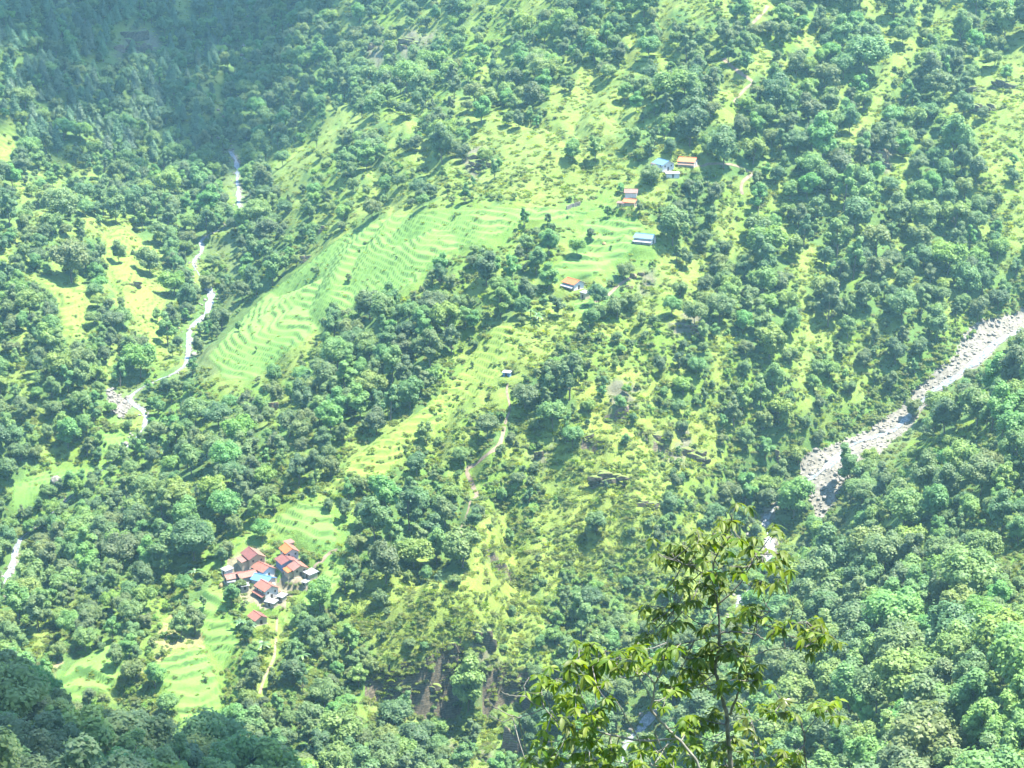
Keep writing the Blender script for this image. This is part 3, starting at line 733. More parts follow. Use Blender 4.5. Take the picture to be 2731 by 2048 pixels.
BROAD = []   # (crown, trunk, height, radius, words)
for k, (H, R_, nl, sh, base, words) in enumerate([
    (13, 5.6, 15, 'round', .26, "rounded"), (12, 6.4, 16, 'flat', .34, "wide spreading"), (15, 5.0, 15, 'round', .22, "domed"),
    (16, 4.0, 13, 'tall', .18, "tall narrow"), (11, 5.2, 12, 'round', .20, "lopsided"), (14, 6.8, 19, 'flat', .30, "broad many-lobed"), (13, 4.4, 12, 'tall', .2, "upright oval")]):
    cr, L = lobed_crown("crown", 40 + k, H, R_, nl, M["leaflight" if k in (1, 4) else "leaf"], 3300, .78, sh, base, flat=.8 if sh == 'flat' else 1.0)
    BROAD.append((cr, trunk_mesh("trunk", 40 + k, H, L, M["bark"]), H, R_, words))
PINE = []
for k, (H, R_, words) in enumerate([(15, 4.4, "conical"), (16, 3.9, "tall slim"), (13, 4.9, "stout")]):
    r = np.random.default_rng(70 + k); T = Tris()
    n = 1700; t = r.uniform(0, 1, n) ** 1.25; tier = np.abs((t * 9) % 1 - .5) * 2
    rad = R_ * (1 - t ** 2.3) ** .75 * (.66 + .34 * tier) * r.uniform(.55, 1.05, n); th = r.uniform(0, 2 * np.pi, n) + np.round(t * 9) * 1.3
    rad *= 1 + .25 * np.sin(th * 3 + np.round(t * 9))
    C = np.c_[np.cos(th) * rad, np.sin(th) * rad, H * (.2 + .8 * t) - rad * .22]
    N = unit(np.c_[np.cos(th), np.sin(th), np.full(n, .9)] + r.normal(size=(n, 3)) * .35)
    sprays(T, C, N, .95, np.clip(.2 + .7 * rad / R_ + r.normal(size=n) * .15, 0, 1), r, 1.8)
    for j in range(6):
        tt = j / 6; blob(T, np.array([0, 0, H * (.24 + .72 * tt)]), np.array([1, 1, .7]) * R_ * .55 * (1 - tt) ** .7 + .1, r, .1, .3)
    cr = T.mesh("crown", M["pine"])
    T2_ = Tris(); tube(T2_, [(0, 0, -1), (.1, 0, H * .4), (0, .1, H * .9)], [.26, .2, .05]); tr = T2_.mesh("trunk", M["bark"], True)
    PINE.append((cr, tr, H, R_, words))
BUSH = []
for k, (H, R_, nl) in enumerate([(3.2, 1.9, 6), (2.4, 2.0, 7), (4.2, 1.9, 7), (2.8, 1.5, 5)]):
    cr, L = lobed_crown("foliage", 80 + k, H, R_, nl, M["bush"], 420, .62, 'round', .02)
    T = Tris(); 
    for o in L[:3]: tube(T, [(0, 0, -.6), o[0] * .5, o[0]], [.09, .06, .02], 4)
    BUSH.append((cr, T.mesh("stem", M["bark"], True), H, R_, ["rounded", "low spreading", "tall", "compact"][k]))
SCRUB = []
for k in range(4):
    r = np.random.default_rng(110 + k); T = Tris()
    for j in range(6):
        c = np.array([r.normal() * .95, r.normal() * .95, r.uniform(.0, .25)]); rad = r.uniform(.5, 1.0)
        blob(T, c, np.array([rad, rad, rad * .5]) * .7, r, r.uniform(.2, .8), .3)
        n = 50; d = unit(r.normal(size=(n, 3)) + np.array([0, 0, .7]))
        sprays(T, c + d * (rad * r.uniform(.8, 1.2, n))[:, None] * np.array([1, 1, .6]), unit(d + np.array([0, 0, 1.3]) + r.normal(size=(n, 3)) * .4), .5, np.clip(r.uniform(0, 1, n), 0, 1), r, 1.7)
    SCRUB.append(T.mesh("scrub", M["scrub"]))
TUFT = []
for k in range(3):
    r = np.random.default_rng(130 + k); T = Tris(); n = 46
    base = np.c_[r.normal(size=(n, 2)) * .55, np.zeros(n) - .1]; out = np.c_[r.normal(size=(n, 2)) * .55, r.uniform(.45, 1.0, n)]
    side = unit(np.cross(out, r.normal(size=(n, 3)))) * .16
    V = np.stack([base - side, base + side, base + out * .8 + side * .5 + [0, 0, .0], base + out + np.c_[out[:, :2] * .4, -np.full(n, .18)]], 1).reshape(-1, 3)
    i = np.arange(n)[:, None] * 4
    T.add(V, np.concatenate([i + [0, 1, 2], i + [0, 2, 3]]), np.repeat(r.uniform(0, 1, n), 4)); TUFT.append(T.mesh("tuft", M["scrub"]))
# banana plant: a stem and long arching torn leaves
def banana_parts(seed):
    r = np.random.default_rng(seed); S = Tris(); tube(S, [(0, 0, -.6), (.05, 0, 1.2), (0, .05, 2.6)], [.22, .18, .12], 7)
    leaves = []
    for k in range(9):
        T = Tris(); th = k * 2.4 + r.normal() * .2; d = np.array([math.cos(th), math.sin(th), 0]); s = np.array([-d[1], d[0], 0]); Ln = r.uniform(2.4, 3.4); el = r.uniform(.5, 1.25)
        t = np.linspace(0, 1, 8); x = Ln * (t * math.cos(el) + .25 * t ** 2); z = 2.4 + Ln * (t * math.sin(el) - .75 * t ** 2)
        w = .42 * np.sin(np.pi * np.clip(t * .93 + .05, 0, 1)) ** .6
        mid = d * x[:, None] + np.array([0, 0, 1]) * z[:, None]
        V = np.concatenate([mid - s * w[:, None] - [0, 0, .1], mid, mid + s * w[:, None] - [0, 0, .1]])
        F = []
        for i in range(7):
            for a in (0, 8):
                p = a + i; F += [(p, p + 1, p + 9), (p, p + 9, p + 8)]
        T.add(V, F, r.uniform(.2, 1)); leaves.append(T.mesh("leaf", M["banana"], True))
    return S.mesh("stem", M["banana"], True), leaves

def joined(name, parts, mats):
    """one mesh from several (used only for the uncountable far plants)"""
    me = bpy.data.meshes.new(name); V, F, T, I = [], [], [], []; n = 0
    for k, p in enumerate(parts):
        co = np.empty(len(p.vertices) * 3, np.float32); p.vertices.foreach_get("co", co)
        li = np.empty(len(p.loops), np.int32); p.loops.foreach_get("vertex_index", li)
        tn = np.empty(len(p.vertices), np.float32); p.attributes["tone"].data.foreach_get("value", tn)
        V.append(co.reshape(-1, 3)); F.append(li.reshape(-1, 3) + n); T.append(tn); I.append(np.full(len(li) // 3, k)); n += len(p.vertices)
    me = mesh_np(name, np.concatenate(V), np.concatenate(F), None, False)
    for mm in mats: me.materials.append(mm)
    me.polygons.foreach_set("material_index", np.concatenate(I).astype(np.int32))
    a = me.attributes.new("tone", 'FLOAT', 'POINT'); a.data.foreach_set("value", np.concatenate(T)); return me

def scatter(name, pts, rot, scale, which, sources):
    """an uncountable mass of plants: one object that carries copies of the source meshes on its points"""
    col = bpy.data.collections.new(name + "_kinds")
    for k, me in enumerate(sources):
        o = bpy.data.objects.new(f"{name}_{k:02d}", me); col.objects.link(o)
    me = bpy.data.meshes.new(name); me.vertices.add(len(pts)); me.vertices.foreach_set("co", np.asarray(pts, np.float32).ravel())
    for nm, typ, dat in (("turn", 'FLOAT_VECTOR', rot), ("size", 'FLOAT_VECTOR', scale), ("pick", 'INT', which)):
        a = me.attributes.new(nm, typ, 'POINT'); a.data.foreach_set("vector" if typ == 'FLOAT_VECTOR' else "value", np.ascontiguousarray(dat, np.int32 if typ == 'INT' else np.float32).ravel())
    g = bpy.data.node_groups.new(name, 'GeometryNodeTree')
    g.interface.new_socket("Geometry", in_out='INPUT', socket_type='NodeSocketGeometry'); g.interface.new_socket("Geometry", in_out='OUTPUT', socket_type='NodeSocketGeometry')
    i = g.nodes.new('NodeGroupInput'); o = g.nodes.new('NodeGroupOutput'); ip = g.nodes.new('GeometryNodeInstanceOnPoints'); ci = g.nodes.new('GeometryNodeCollectionInfo')
    ci.inputs[0].default_value = col; ci.inputs[1].default_value = True; ci.inputs[2].default_value = True
    ip.inputs["Pick Instance"].default_value = True
    def attr(nm, typ):
        n = g.nodes.new('GeometryNodeInputNamedAttribute'); n.data_type = typ; n.inputs[0].default_value = nm; return n.outputs[0]
    L = g.links
    L.new(i.outputs[0], ip.inputs["Points"]); L.new(ci.outputs[0], ip.inputs["Instance"])
    L.new(attr("turn", 'FLOAT_VECTOR'), ip.inputs["Rotation"]); L.new(attr("size", 'FLOAT_VECTOR'), ip.inputs["Scale"]); L.new(attr("pick", 'INT'), ip.inputs["Instance Index"])
    L.new(ip.outputs[0], o.inputs[0])
    ob = link(bpy.data.objects.new(name, me)); md = ob.modifiers.new("spread", 'NODES'); md.node_group = g; ob["kind"] = "stuff"
    return ob

# ------------------------------------------------------------------ where the plants stand
NRAY = 225000
RX = rng.uniform(-420, 3150, NRAY); RY = rng.uniform(-260, 2420, NRAY)
HX, HY, HZ, HOK = hit(RX, RY, y0=290)
keep = HOK; RX, RY, HX, HY, HZ = RX[keep], RY[keep], HX[keep], HY[keep], HZ[keep]
def near_house(x, y, pad=0): 
    r = np.zeros(np.shape(x), bool)
    for hx, hy, hr in HOUSE_SPOTS: r |= np.hypot(x - hx, y - hy) < hr + pad
    return r
def water_dist(x, y):
    d1, _ = dist_poly(PATH_L[::4], x, y); d2, _ = dist_poly(PATH_R[::4], x, y); return np.minimum(d1, d2)
def path_dist(x, y):
    d = np.full(np.shape(x), 1e9)
    for p in PATHS: d = np.minimum(d, dist_poly(p[::4], x, y)[0])
    return d
WD = water_dist(HX, HY); PD = path_dist(HX, HY)
BPX, BPY = proj(HX, HY, HZ)
FIELD_AT = np.zeros(len(HX), bool); MEADOW_AT = np.zeros(len(HX), bool)
for nm, poly, st, kind in FIELDS:
    FIELD_AT |= inside(D(poly), BPX, BPY)
    if kind: MEADOW_AT |= inside(D(poly), BPX, BPY)
YARD_AT = inside(YARD, BPX, BPY); BED_AT = inside(BED, BPX, BPY) | inside(BED_L, BPX, BPY) | YARD_AT

_gi = np.clip(np.searchsorted(GX, HX), 1, len(GX) - 1); _gj = np.clip(np.searchsorted(GY, HY), 1, len(GY) - 1)
CLIFF_AT = CLIFFW[_gi, _gj] > .5
class Hash:
    def __init__(s, c): s.c = c; s.d = {}
    def ok(s, x, y, r):
        i, j = int(x // s.c), int(y // s.c)
        for a in range(i - 2, i + 3):
            for b in range(j - 2, j + 3):
                for (u, v, q) in s.d.get((a, b), ()):
                    if (u - x) ** 2 + (v - y) ** 2 < (.5 * (q + r)) ** 2: return False
        return True
    def put(s, x, y, r): s.d.setdefault((int(x // s.c), int(y // s.c)), []).append((x, y, r))
GRID = Hash(9.0)
PLANTS = []   # kind, variant, x, y, z, scale, height-scale, turn, pixel x, pixel y, pixel width, label
# trees that stand out by themselves: crown centre and width in the photograph, kind, label
NAMED = [
 (1795, 590, 92, 0, "big round grey-green tree beside the pale blue roofed house"),
 (893, 852, 58, 6, "dark tree standing in front of the lower edge of the long terraced field"),
 (1234, 1455, 105, 4, "bulky dark tree at the foot of the pale footpath, right of the largest grove"),
 (2310, 142, 112, 5, "largest dark tree on the wooded slope left of the rocky bare ledges"),
 (1990, 158, 38, 6, "small oval dark tree just above the bend of the upper footpath"),
 (1942, 130, 38, 3, "small dark tree above the upper end of the zigzag footpath"),
 (1528, 394, 50, 0, "lone dark tree on the grass slope left of the two hilltop houses"),
 (1588, 388, 46, 6, "lone upright tree, second one left of the two hilltop houses"),
 (2259, 1222, 66, 3, "tall tree growing on the stones in the middle of the river bed"),
 (2116, 1318, 92, 0, "round tree half hiding the white river below the bare gravel"),
 (2433, 1082, 46, 4, "small tree leaning over the wide upper river bed"),
 (933, 1690, 50, 3, "dark column-shaped tree on the bright slope right of the village"),
 (1011, 1594, 48, 4, "shaggy tree alone on the bright grass between village and cliff"),
 (921, 1545, 46, 6, "upright tree on the grass just right of the village path"),
 (484, 1662, 52, 6, "lone tree in the fields left of the detached red hut"),
 (389, 1652, 36, 4, "small bushy tree on the dry yellow slope below the village"),
 (310, 1742, 50, 0, "round tree between the smooth green field and the stepped plots"),
 (364, 1736, 32, 6, "smallest of the trees on the dry slope by the stepped plots"),
 (1591, 1389, 58, 4, "dark tree clinging to the steep yellow-green cliff slope"),
 (1771, 1395, 40, 6, "small tree on the bright spur just above the leafy foreground tree"),
 (1787, 1337, 50, 0, "round tree near the right end of the yellow-green cliff slope"),
 (930, 738, 17, 6, "tiny tree in the middle of the long terraced field"),
 (1460, 580, 22, 6, "slim tree at the upper right edge of the long terraced field"),
 (1575, 620, 28, 0, "little round-headed tree on the terraces left of the pale blue roof"),
 (1620, 560, 24, 6, "little tree on the terraces below the stacked brown house"),
 (1597, 782, 52, 0, "dark round tree just right of the orange roofed white house"),
 (1683, 800, 50, 4, "shaggy tree standing right of the white house and the bare rocks"),
 (1465, 640, 46, 2, "dark dome-headed tree at the left end of the terraces by the houses"),
 (1540, 655, 44, 1, "spreading tree between the pale blue and the orange roofs"),
 (1665, 720, 48, 1, "light green spreading tree above the bare rocks by the houses"),
 (1520, 985, 66, 3, "tall dark tree with a bare trunk left of the rocky outcrop"),
 (1300, 1130, 60, 5, "broad tree beside the upper end of the mid-slope footpath"),
 (160, 540, 92, 5, "broad tree at the top of the bright meadow left of the stream"),
 (318, 665, 40, 2, "dark tree alone on the bright meadow left of the stream"),
 (190, 690, 110, 1, "wide spreading tree between the two bright meadows"),
 (400, 690, 64, 0, "round tree on the meadow edge nearest the stream"),
 (420, 835, 26, 6, "small tree inside the larger bright meadow by the stream"),
 (600, 1345, 88, 5, "pale-limbed broad tree in the forest above the village"),
 (2000, 1600, 60, 0, "round tree behind the branches of the leafy foreground tree"),
]
PITCHED = 1.0
for (sx, sy, w, var, label) in NAMED:
    cr, tr, H, R_, words = BROAD[var]
    sz = None; yy = sy
    for _ in range(5):   # the trunk's foot lies below the crown's centre
        a, b, c, ok = hit([sx], [yy], step=2.0)
        s = w / FPX * math.hypot(b[0], c[0]) / (2 * R_ * .92)
        q = proj(a[0], b[0], c[0] + H * s * .58); yy = yy + (sy - q[1]) * .9
    PLANTS.append(("broadleaf_tree", var, a[0], b[0], c[0], s, 1.0, rng.uniform(0, 6.28), sx, sy, w, label)); GRID.put(a[0], b[0], 2 * R_ * s * .8)

def code_px(px, py): return CODE[int(np.clip(py / CELL, 0, 191)), int(np.clip(px / CELL, 0, 255))]
def open_px(px, py): return bool(open_reach(np.array(px), np.array(py)))
def hidden_reach(px, py): return (px > 1600 and py > 1296 or px < 420 and 1140 < py < 1432 or px < 640 and (566 < py < 611 or 717 < py < 764)) and not open_px(px, py)
def try_plants(n0, n1, kinds):
    for i in range(n0, n1):
        x, y, z = HX[i], HY[i], HZ[i]
        dist = math.hypot(y, z)
        # size of trees by place: taller above the right stream and on the near slopes
        px, py = RX[i], RY[i]
        big = 1.0
        if y < 640 and px > 1500: big = 1.22
        if y < 560 and px < 900: big = 1.0
        if 880 < px < 1240 and 1180 < py < 1560: big = 1.25
        if px > 1700 and py < 1000 and y > 640: big = 1.2
        if px < 900 and py < 500: big = .9
        s = big * random.uniform(.74, 1.38)
        pine = px < 640 - .25 * py and py < 430 and random.random() < .45
        if pine:
            var = random.randrange(3); cr, tr, H, R_, words = PINE[var]; kind = "pine_tree"; s *= .95
        else:
            var = random.choices(range(7), (5, 3, 4, 2.2, 4, 3, 3))[0]; cr, tr, H, R_, words = BROAD[var]; kind = "broadleaf_tree"
        cx, cy = proj(x, y, z + H * s * .55)
        c = CODE[int(np.clip(cy / CELL, 0, 191)), int(np.clip(cx / CELL, 0, 255))]
        b = CODE[int(np.clip(py / CELL, 0, 191)), int(np.clip(px / CELL, 0, 255))]
        cen = 1150 < px < 1960 and 900 < py < 1700 or 850 < px < 1500 and 1480 < py < 1800
        dens = (1.0 if y < 620 or px < 700 and py < 480 else .5 if cen else .72, .035 if cen else .12, .010, .022, .004, 0, .03, 0)[c]
        if c == 1: s *= .72
        if cen: s *= .8
        if c in (2, 3, 4): s *= .5
        if c == 6: s *= .5
        if FIELD_AT[i]:
            dens *= .05; s = min(s, .42)
        if hidden_reach(px, py) and WD[i] < 13 and not FIELD_AT[i]: c = 0; dens = 1.0; s = min(s, .8)
        # keep the crown off open ground beside the wood
        if c == 0 and not pine and not (hidden_reach(px, py) and WD[i] < 13):
            rp = R_ * s / dist * FPX
            for k in range(3):
                open_ = sum(code_px(cx + a * rp, cy + b_ * rp) in (2, 3, 4, 5, 6, 7) for a, b_ in ((-.75, 0), (.75, 0), (0, .8), (0, -.7)))
                if open_ == 0: break
                s *= .82; rp *= .82
            if open_ >= 2 and s < .62 and random.random() < .6: continue
        if dens == 0 or random.random() > dens: continue
        hid = not open_px(cx, cy)
        if WD[i] < (1.0 if hid else 3.0 + 2.2 * s) or BED_AT[i] or PD[i] < 2.5: continue
        if c != 0 and WD[i] < 8 and not hid: continue
        if near_house(x, y, 2.0 * s + 1): continue
        if CLIFF_AT[i]: continue
        # do not hide the water in the photograph where it lies open
        dd = 2 * R_ * s * (.74 if c == 0 else .95)
        if kind == "pine_tree": dd *= 1.0
        if not GRID.ok(x, y, dd): continue
        if not pine and hides_water(x, y, z, R_ * s, H * s): continue
        GRID.put(x, y, dd)
        wpx = 2 * R_ * s / dist * FPX
        PLANTS.append((kind, var, x, y, z, s, random.uniform(.85, 1.12), random.uniform(0, 6.28), cx, cy, wpx, None))
WPX = np.concatenate([np.c_[proj(*PATH_L.T)], np.c_[proj(*PATH_R.T)]])
WOPEN = WPX[(((WPX[:, 1] > 400) & (WPX[:, 1] < 560)) | ((WPX[:, 1] > 600) & (WPX[:, 1] < 720)) | ((WPX[:, 1] > 765) & (WPX[:, 1] < 1012)) | ((WPX[:, 1] > 1036) & (WPX[:, 1] < 1140)) | ((WPX[:, 1] > 1436) & (WPX[:, 1] < 1540) & (WPX[:, 0] < 200)) | ((WPX[:, 0] > 1600) & (WPX[:, 1] < 1290)) | ((WPX[:, 0] > 1600) & (WPX[:, 1] > 1345) & (WPX[:, 1] < 1400)) | ((WPX[:, 0] > 1600) & (WPX[:, 1] > 1440) & (WPX[:, 1] < 1490)) | ((WPX[:, 0] > 1600) & (WPX[:, 1] > 1588) & (WPX[:, 1] < 1625)) | ((WPX[:, 0] > 1600) & (WPX[:, 1] > 1890) & (WPX[:, 1] < 2010)))]
WOPEN = np.concatenate([WOPEN[::3]] + [np.c_[proj(q_[:, 0], q_[:, 1], height(q_[:, 0], q_[:, 1]))][::4] for q_ in PATHS])
def hides_water(x, y, z, r, h):
    c = proj(x, y, z + h * .55); t = proj(x, y, z + h * .95); rw = r / math.hypot(y, z) * FPX
    dx = np.abs(WOPEN[:, 0] - c[0]); dy = WOPEN[:, 1]
    return bool(np.any((dx < rw * .8) & (dy > t[1]) & (dy < c[1] + rw)))
try_plants(0, 70000, None)
print("trees", len(PLANTS))
# ------------------------------------------------------------------ plants as objects
REGIONS = [  # (test on the photograph's pixel, phrase)
 (lambda x, y: x < 620 - .2 * y and y < 440, "on the cloud-shaded slope"),
 (lambda x, y: y < 640 and x < 760 and x > 560, "in the deep gully"),
 (lambda x, y: x < 640 - (y > 900) * (y - 900) * 1.2 and 300 < y < 1240, "on the hillside left of the left stream"),
 (lambda x, y: x < 140 and 1100 < y < 1640, "beside the lowest reach of the left stream"),
 (lambda x, y: y < 560 and x < 1380, "on the slope above the terraced field"),
 (lambda x, y: y < 430 and x < 2080, "on the ridge above the hilltop houses"),
 (lambda x, y: y < 420, "on the high wooded slope by the bare rock ledges"),
 (lambda x, y: x < 1130 and y < 860, "around the long terraced field"),
 (lambda x, y: x > 1850 and y < 1160 and x < 2480 - (y - 400) * .1, "in the forest left of the river bed"),
 (lambda x, y: x > 1850 and y < 760, "on the slope above the wide river bed"),
 (lambda x, y: x > 1130 and x < 1860 and y < 840, "among the scattered houses on the spur"),
 (lambda x, y: x > 2300 - (y - 800) * .9 and y < 1440, "on the near wooded slope right of the river"),
 (lambda x, y: x > 1950 and y >= 1360, "in the near forest below the river"),
 (lambda x, y: x < 1230 and 1180 < y < 1600 and x > 880, "in the great dark grove right of the village"),
 (lambda x, y: x < 1130 and y < 1240, "in the forest below the long terraced field"),
 (lambda x, y: x < 560 and y < 1560, "in the forest left of the village"),
 (lambda x, y: x < 620 and y > 1740, "on the dark near slope"),
 (lambda x, y: x < 880 and y < 1760, "close around the village"),
 (lambda x, y: x < 1340 and y > 1560, "at the foot of the cliff"),
 (lambda x, y: y > 1500, "behind the leafy foreground trees"),
 (lambda x, y: True, "on the yellow-green cliff slope in the middle"),
]
def region(x, y):
    for t, ph in REGIONS:
        if t(x, y): return ph
_rb = {}
for _p in PLANTS:
    if -10 < _p[8] < SRC_W + 10 and -10 < _p[9] < SRC_H + 10: _rb.setdefault(region(_p[8], _p[9]), []).append((_p[8], _p[9]))
_rb = {k: (np.quantile(np.array(v), (.2, .4, .6, .8), axis=0)) for k, v in _rb.items()}
def place(x, y):
    """region phrase with the part of it, e.g. «upper left part of the forest ...»"""
    rg = region(x, y); q = _rb.get(rg)
    if q is None: return rg
    v = ("top", "upper", "middle", "lower", "bottom")[int((y > q[:, 1]).sum())]; h = (" left edge", " left", " centre", " right", " right edge")[int((x > q[:, 0]).sum())]
    prep, rest_ = rg.split(" ", 1)
    return f"{v}{h} {prep} {rest_}"
def tag(o, label, cat, group=None):
    o["label"] = label; o["category"] = cat
    if group: o["group"] = group
    return o
def thing(name, loc, label, cat, group=None, rz=0.0, scale=(1, 1, 1)):
    o = bpy.data.objects.new(name, None); o.location = loc; o.rotation_euler = (0, 0, rz); o.scale = scale
    link(o); return tag(o, label, cat, group)
def part(name, me, parent, loc=(0, 0, 0), rot=None):
    o = bpy.data.objects.new(name, me); o.location = loc
    if rot is not None: o.rotation_euler = rot
    return link(o, parent)
def in_frame(px, py, m=0): return -m < px < SRC_W + m and -m < py < SRC_H + m
order = sorted(range(len(PLANTS)), key=lambda i: -(PLANTS[i][10] + (1e4 if PLANTS[i][11] else 0)) if in_frame(PLANTS[i][8], PLANTS[i][9], 10) else 0)
LIMIT = {"broadleaf_tree": 296, "pine_tree": 110}
count = {}; rest = []
for i in order:
    kind, var, x, y, z, s, hs, rz, cx, cy, w, label = PLANTS[i]
    vis = in_frame(cx, cy, 10)
    if vis and kind == "broadleaf_tree" and not label and w < 40: vis = False
    if vis and count.get(kind, 0) < LIMIT[kind]:
        count[kind] = count.get(kind, 0) + 1
        src = (BROAD if kind == "broadleaf_tree" else PINE)[var]
        g = None
        if not label:
            rg = region(cx, cy)
            dpx = (cx, cy)
            size = "large " if w > 115 else "small " if w < 62 else ""
            label = f"{size}{src[4]} {'tree' if kind == 'broadleaf_tree' else 'pine'}, {place(cx, cy)}"
            g = f"{'trees' if kind == 'broadleaf_tree' else 'pines'} {rg}"
        t = thing(kind, (x, y, z), label, "tree" if kind == "broadleaf_tree" else "pine tree", g, rz, (s, s, s * hs))
        part("crown", src[0], t); part("trunk", src[1], t)
    else: rest.append(i)
FAR = [joined("tree", [a, b], [a.materials[0], b.materials[0]]) for a, b, *_ in BROAD + PINE]
# trees out of frame keep the slopes wooded from other viewpoints too
extra = []
ex = rng.uniform(-420, 420, 2600); ey = rng.uniform(330, 1750, 2600); ez = height(ex, ey); epx, epy = proj(ex, ey, ez)
for x, y, z, px, py in zip(ex, ey, ez, epx, epy):
    if -380 < px < 3100 and -220 < py < 2380: continue
    if GRID.ok(x, y, 10): GRID.put(x, y, 10); extra.append((x, y, z))
P_ = [(PLANTS[i][2], PLANTS[i][3], PLANTS[i][4]) for i in rest] + extra
S_ = [(PLANTS[i][5], PLANTS[i][5], PLANTS[i][5] * PLANTS[i][6]) for i in rest] + [(.8, .8, .8)] * len(extra)
W_ = [PLANTS[i][1] + (7 if PLANTS[i][0] == "pine_tree" else 0) for i in rest] + list(rng.integers(0, 7, len(extra)))
R_r = [(0, 0, PLANTS[i][7]) for i in rest] + [(0, 0, a) for a in rng.uniform(0, 6.28, len(extra))]
scatter("forest", P_, R_r, S_, W_, FAR)
print("individual", count, "forest", len(P_))

# bushes: the larger ones one by one, the others with the scrub
HC = cover_at(RX, RY, 14.0, HX, HY)
cand = np.arange(70000, 118000)
bush = []
for i in cand:
    c = HC[i]; p = (.45, .36, .03, .4, .05, .0, .06, .0)[c]
    if FIELD_AT[i]: p = .012
    if random.random() > p or WD[i] < 4.0 or BED_AT[i] and c != 3 or PD[i] < 1.6: continue
    x, y, z = HX[i], HY[i], HZ[i]
    if near_house(x, y, .5) or CLIFF_AT[i] and random.random() < .8: continue
    s = random.uniform(.45, 1.25) * (1 if y < 1000 else 1.2)
    if c == 2: s *= .75
    if FIELD_AT[i]: s = random.uniform(.35, .7)
    if not GRID.ok(x, y, 1.5 * s): continue
    GRID.put(x, y, 1.9 * s)
    bush.append((random.randrange(4), x, y, z, s, random.uniform(0, 6.28), RX[i], RY[i], 3.8 * s / math.hypot(y, z) * FPX, c))
bush.sort(key=lambda b: -b[8] * in_frame(b[6], b[7]))
nb = 0; restb = []
for b in bush:
    var, x, y, z, s, rz, px, py, w, c = b
    if nb < 240 and in_frame(px, py) and w > 17 and c != 0:
        nb += 1; src = BUSH[var]; rg = region(px, py)
        t = thing("bush", (x, y, z), f"{src[4]} bush, {place(px, py)}", "bush", f"bushes {rg}", rz, (s, s, s))
        part("foliage", src[0], t); part("stem", src[1], t)
    else: restb.append(b)
print("bushes", nb, len(restb))
FARB = [joined("bush", [a, b], [a.materials[0], b.materials[0]]) for a, b, *_ in BUSH]
scatter("undergrowth", [(b[1], b[2], b[3]) for b in restb], [(0, 0, b[5]) for b in restb], [(b[4],) * 3 for b in restb], [b[0] for b in restb], FARB)
# scrub and grass over all rough ground
def ground_tilt(x, y):
    e = 1.5
    return -(height(x, y + e) - height(x, y - e)) / (2 * e), (height(x + e, y) - height(x - e, y)) / (2 * e)
sel = np.arange(118000, len(HX))
c = HC[sel]; p = np.array([.3, .5, .2, .7, .3, .05, .3, .0])[c]
p = np.where(CLIFF_AT[sel], .12, p); p = np.where(YARD_AT[sel], .5, p); p = np.where(c == 5, .6, p)
ok = (rng.random(len(sel)) < p) & (~FIELD_AT[sel] | MEADOW_AT[sel] & (rng.random(len(sel)) < .5)) & (WD[sel] > 2.2) & (~BED_AT[sel] | YARD_AT[sel] & (rng.random(len(sel)) < .45)) & (PD[sel] > 1.3) & ~near_house(HX[sel], HY[sel], -1.0)
a = sel[ok][: 48000]
tx, ty = ground_tilt(HX[a], HY[a])
rot = np.c_[-tx * .0, ty * 0, rng.uniform(0, 6.28, len(a))]
ss = rng.uniform(.4, 1.15, len(a)) * np.where(HC[a] == 3, 1.2, 1.0)
scatter("scrub", np.c_[HX[a], HY[a], HZ[a] - .1], rot, np.c_[ss, ss, ss * rng.uniform(.6, 1.2, len(a))], rng.integers(0, 4, len(a)), SCRUB)
b = np.concatenate([sel[ok][48000:], sel[(c == 2) & ~ok & ~FIELD_AT[sel] & (WD[sel] > 3.2) & ~BED_AT[sel] & (PD[sel] > 1.3) & (rng.random(len(sel)) < .4)], sel[FIELD_AT[sel] & (WD[sel] > 4) & (rng.random(len(sel)) < .12)]])
ss = rng.uniform(.6, 1.5, len(b)) * np.where(FIELD_AT[b], .55, 1)
scatter("grass", np.c_[HX[b], HY[b], HZ[b]], np.c_[rng.normal(size=(len(b), 2)) * .15, rng.uniform(0, 6.28, len(b))], np.c_[ss, ss, ss], rng.integers(0, 3, len(b)), TUFT)
print("scrub", len(a), "grass", len(b))
# ------------------------------------------------------------------ houses
def paint(name, c, c2=None, rough=.6, sc=1.3, spec=.3):
    c2 = c2 or tuple(v * .72 for v in c)
    m, nt, ns, ln = mat_nodes(name); n = noise(nt, sc, 5, .7); n2 = noise(nt, sc * 5, 3)
    col = ramp(nt, n.outputs[0], [(.35, c2), (.6, c)])
    col = mixrgb(nt, 'MULTIPLY', .35, col, ramp(nt, n2.outputs[0], [(.3, (.75, .75, .75)), (.7, (1.1, 1.1, 1.1))]))
    return finish(m, nt, col, rough, spec)
M["rust"] = paint("rusted_sheet", (.25, .095, .062), (.15, .066, .048), .6)
M["darkrust"] = paint("dark_rusted_sheet", (.17, .062, .050), (.105, .048, .040), .6)
M["orange"] = paint("orange_painted_sheet", (.42, .11, .028), (.30, .09, .03), .55)
M["pink"] = paint("faded_pink_sheet", (.21, .105, .080), (.15, .068, .050), .65)
M["blueroof"] = paint("pale_blue_sheet", (.09, .18, .29), (.075, .15, .24), .5)
M["tarp"] = paint("blue_tarpaulin", (.075, .19, .40), (.06, .14, .30), .5, 2.0)
M["zinc"] = paint("pale_zinc_sheet", (.23, .235, .245), (.165, .168, .172), .45, 1.0, .5)  # also painted sun glare on the right roof slope of two hill houses
M["dusty"] = paint("dusty_tan_sheet", (.17, .105, .07), (.12, .075, .05), .7)  # dust tone; on the ochre house it also carries the sunlit roof side
M["plaster"] = paint("ochre_mud_plaster", (.40, .33, .22), (.33, .265, .17), .9)
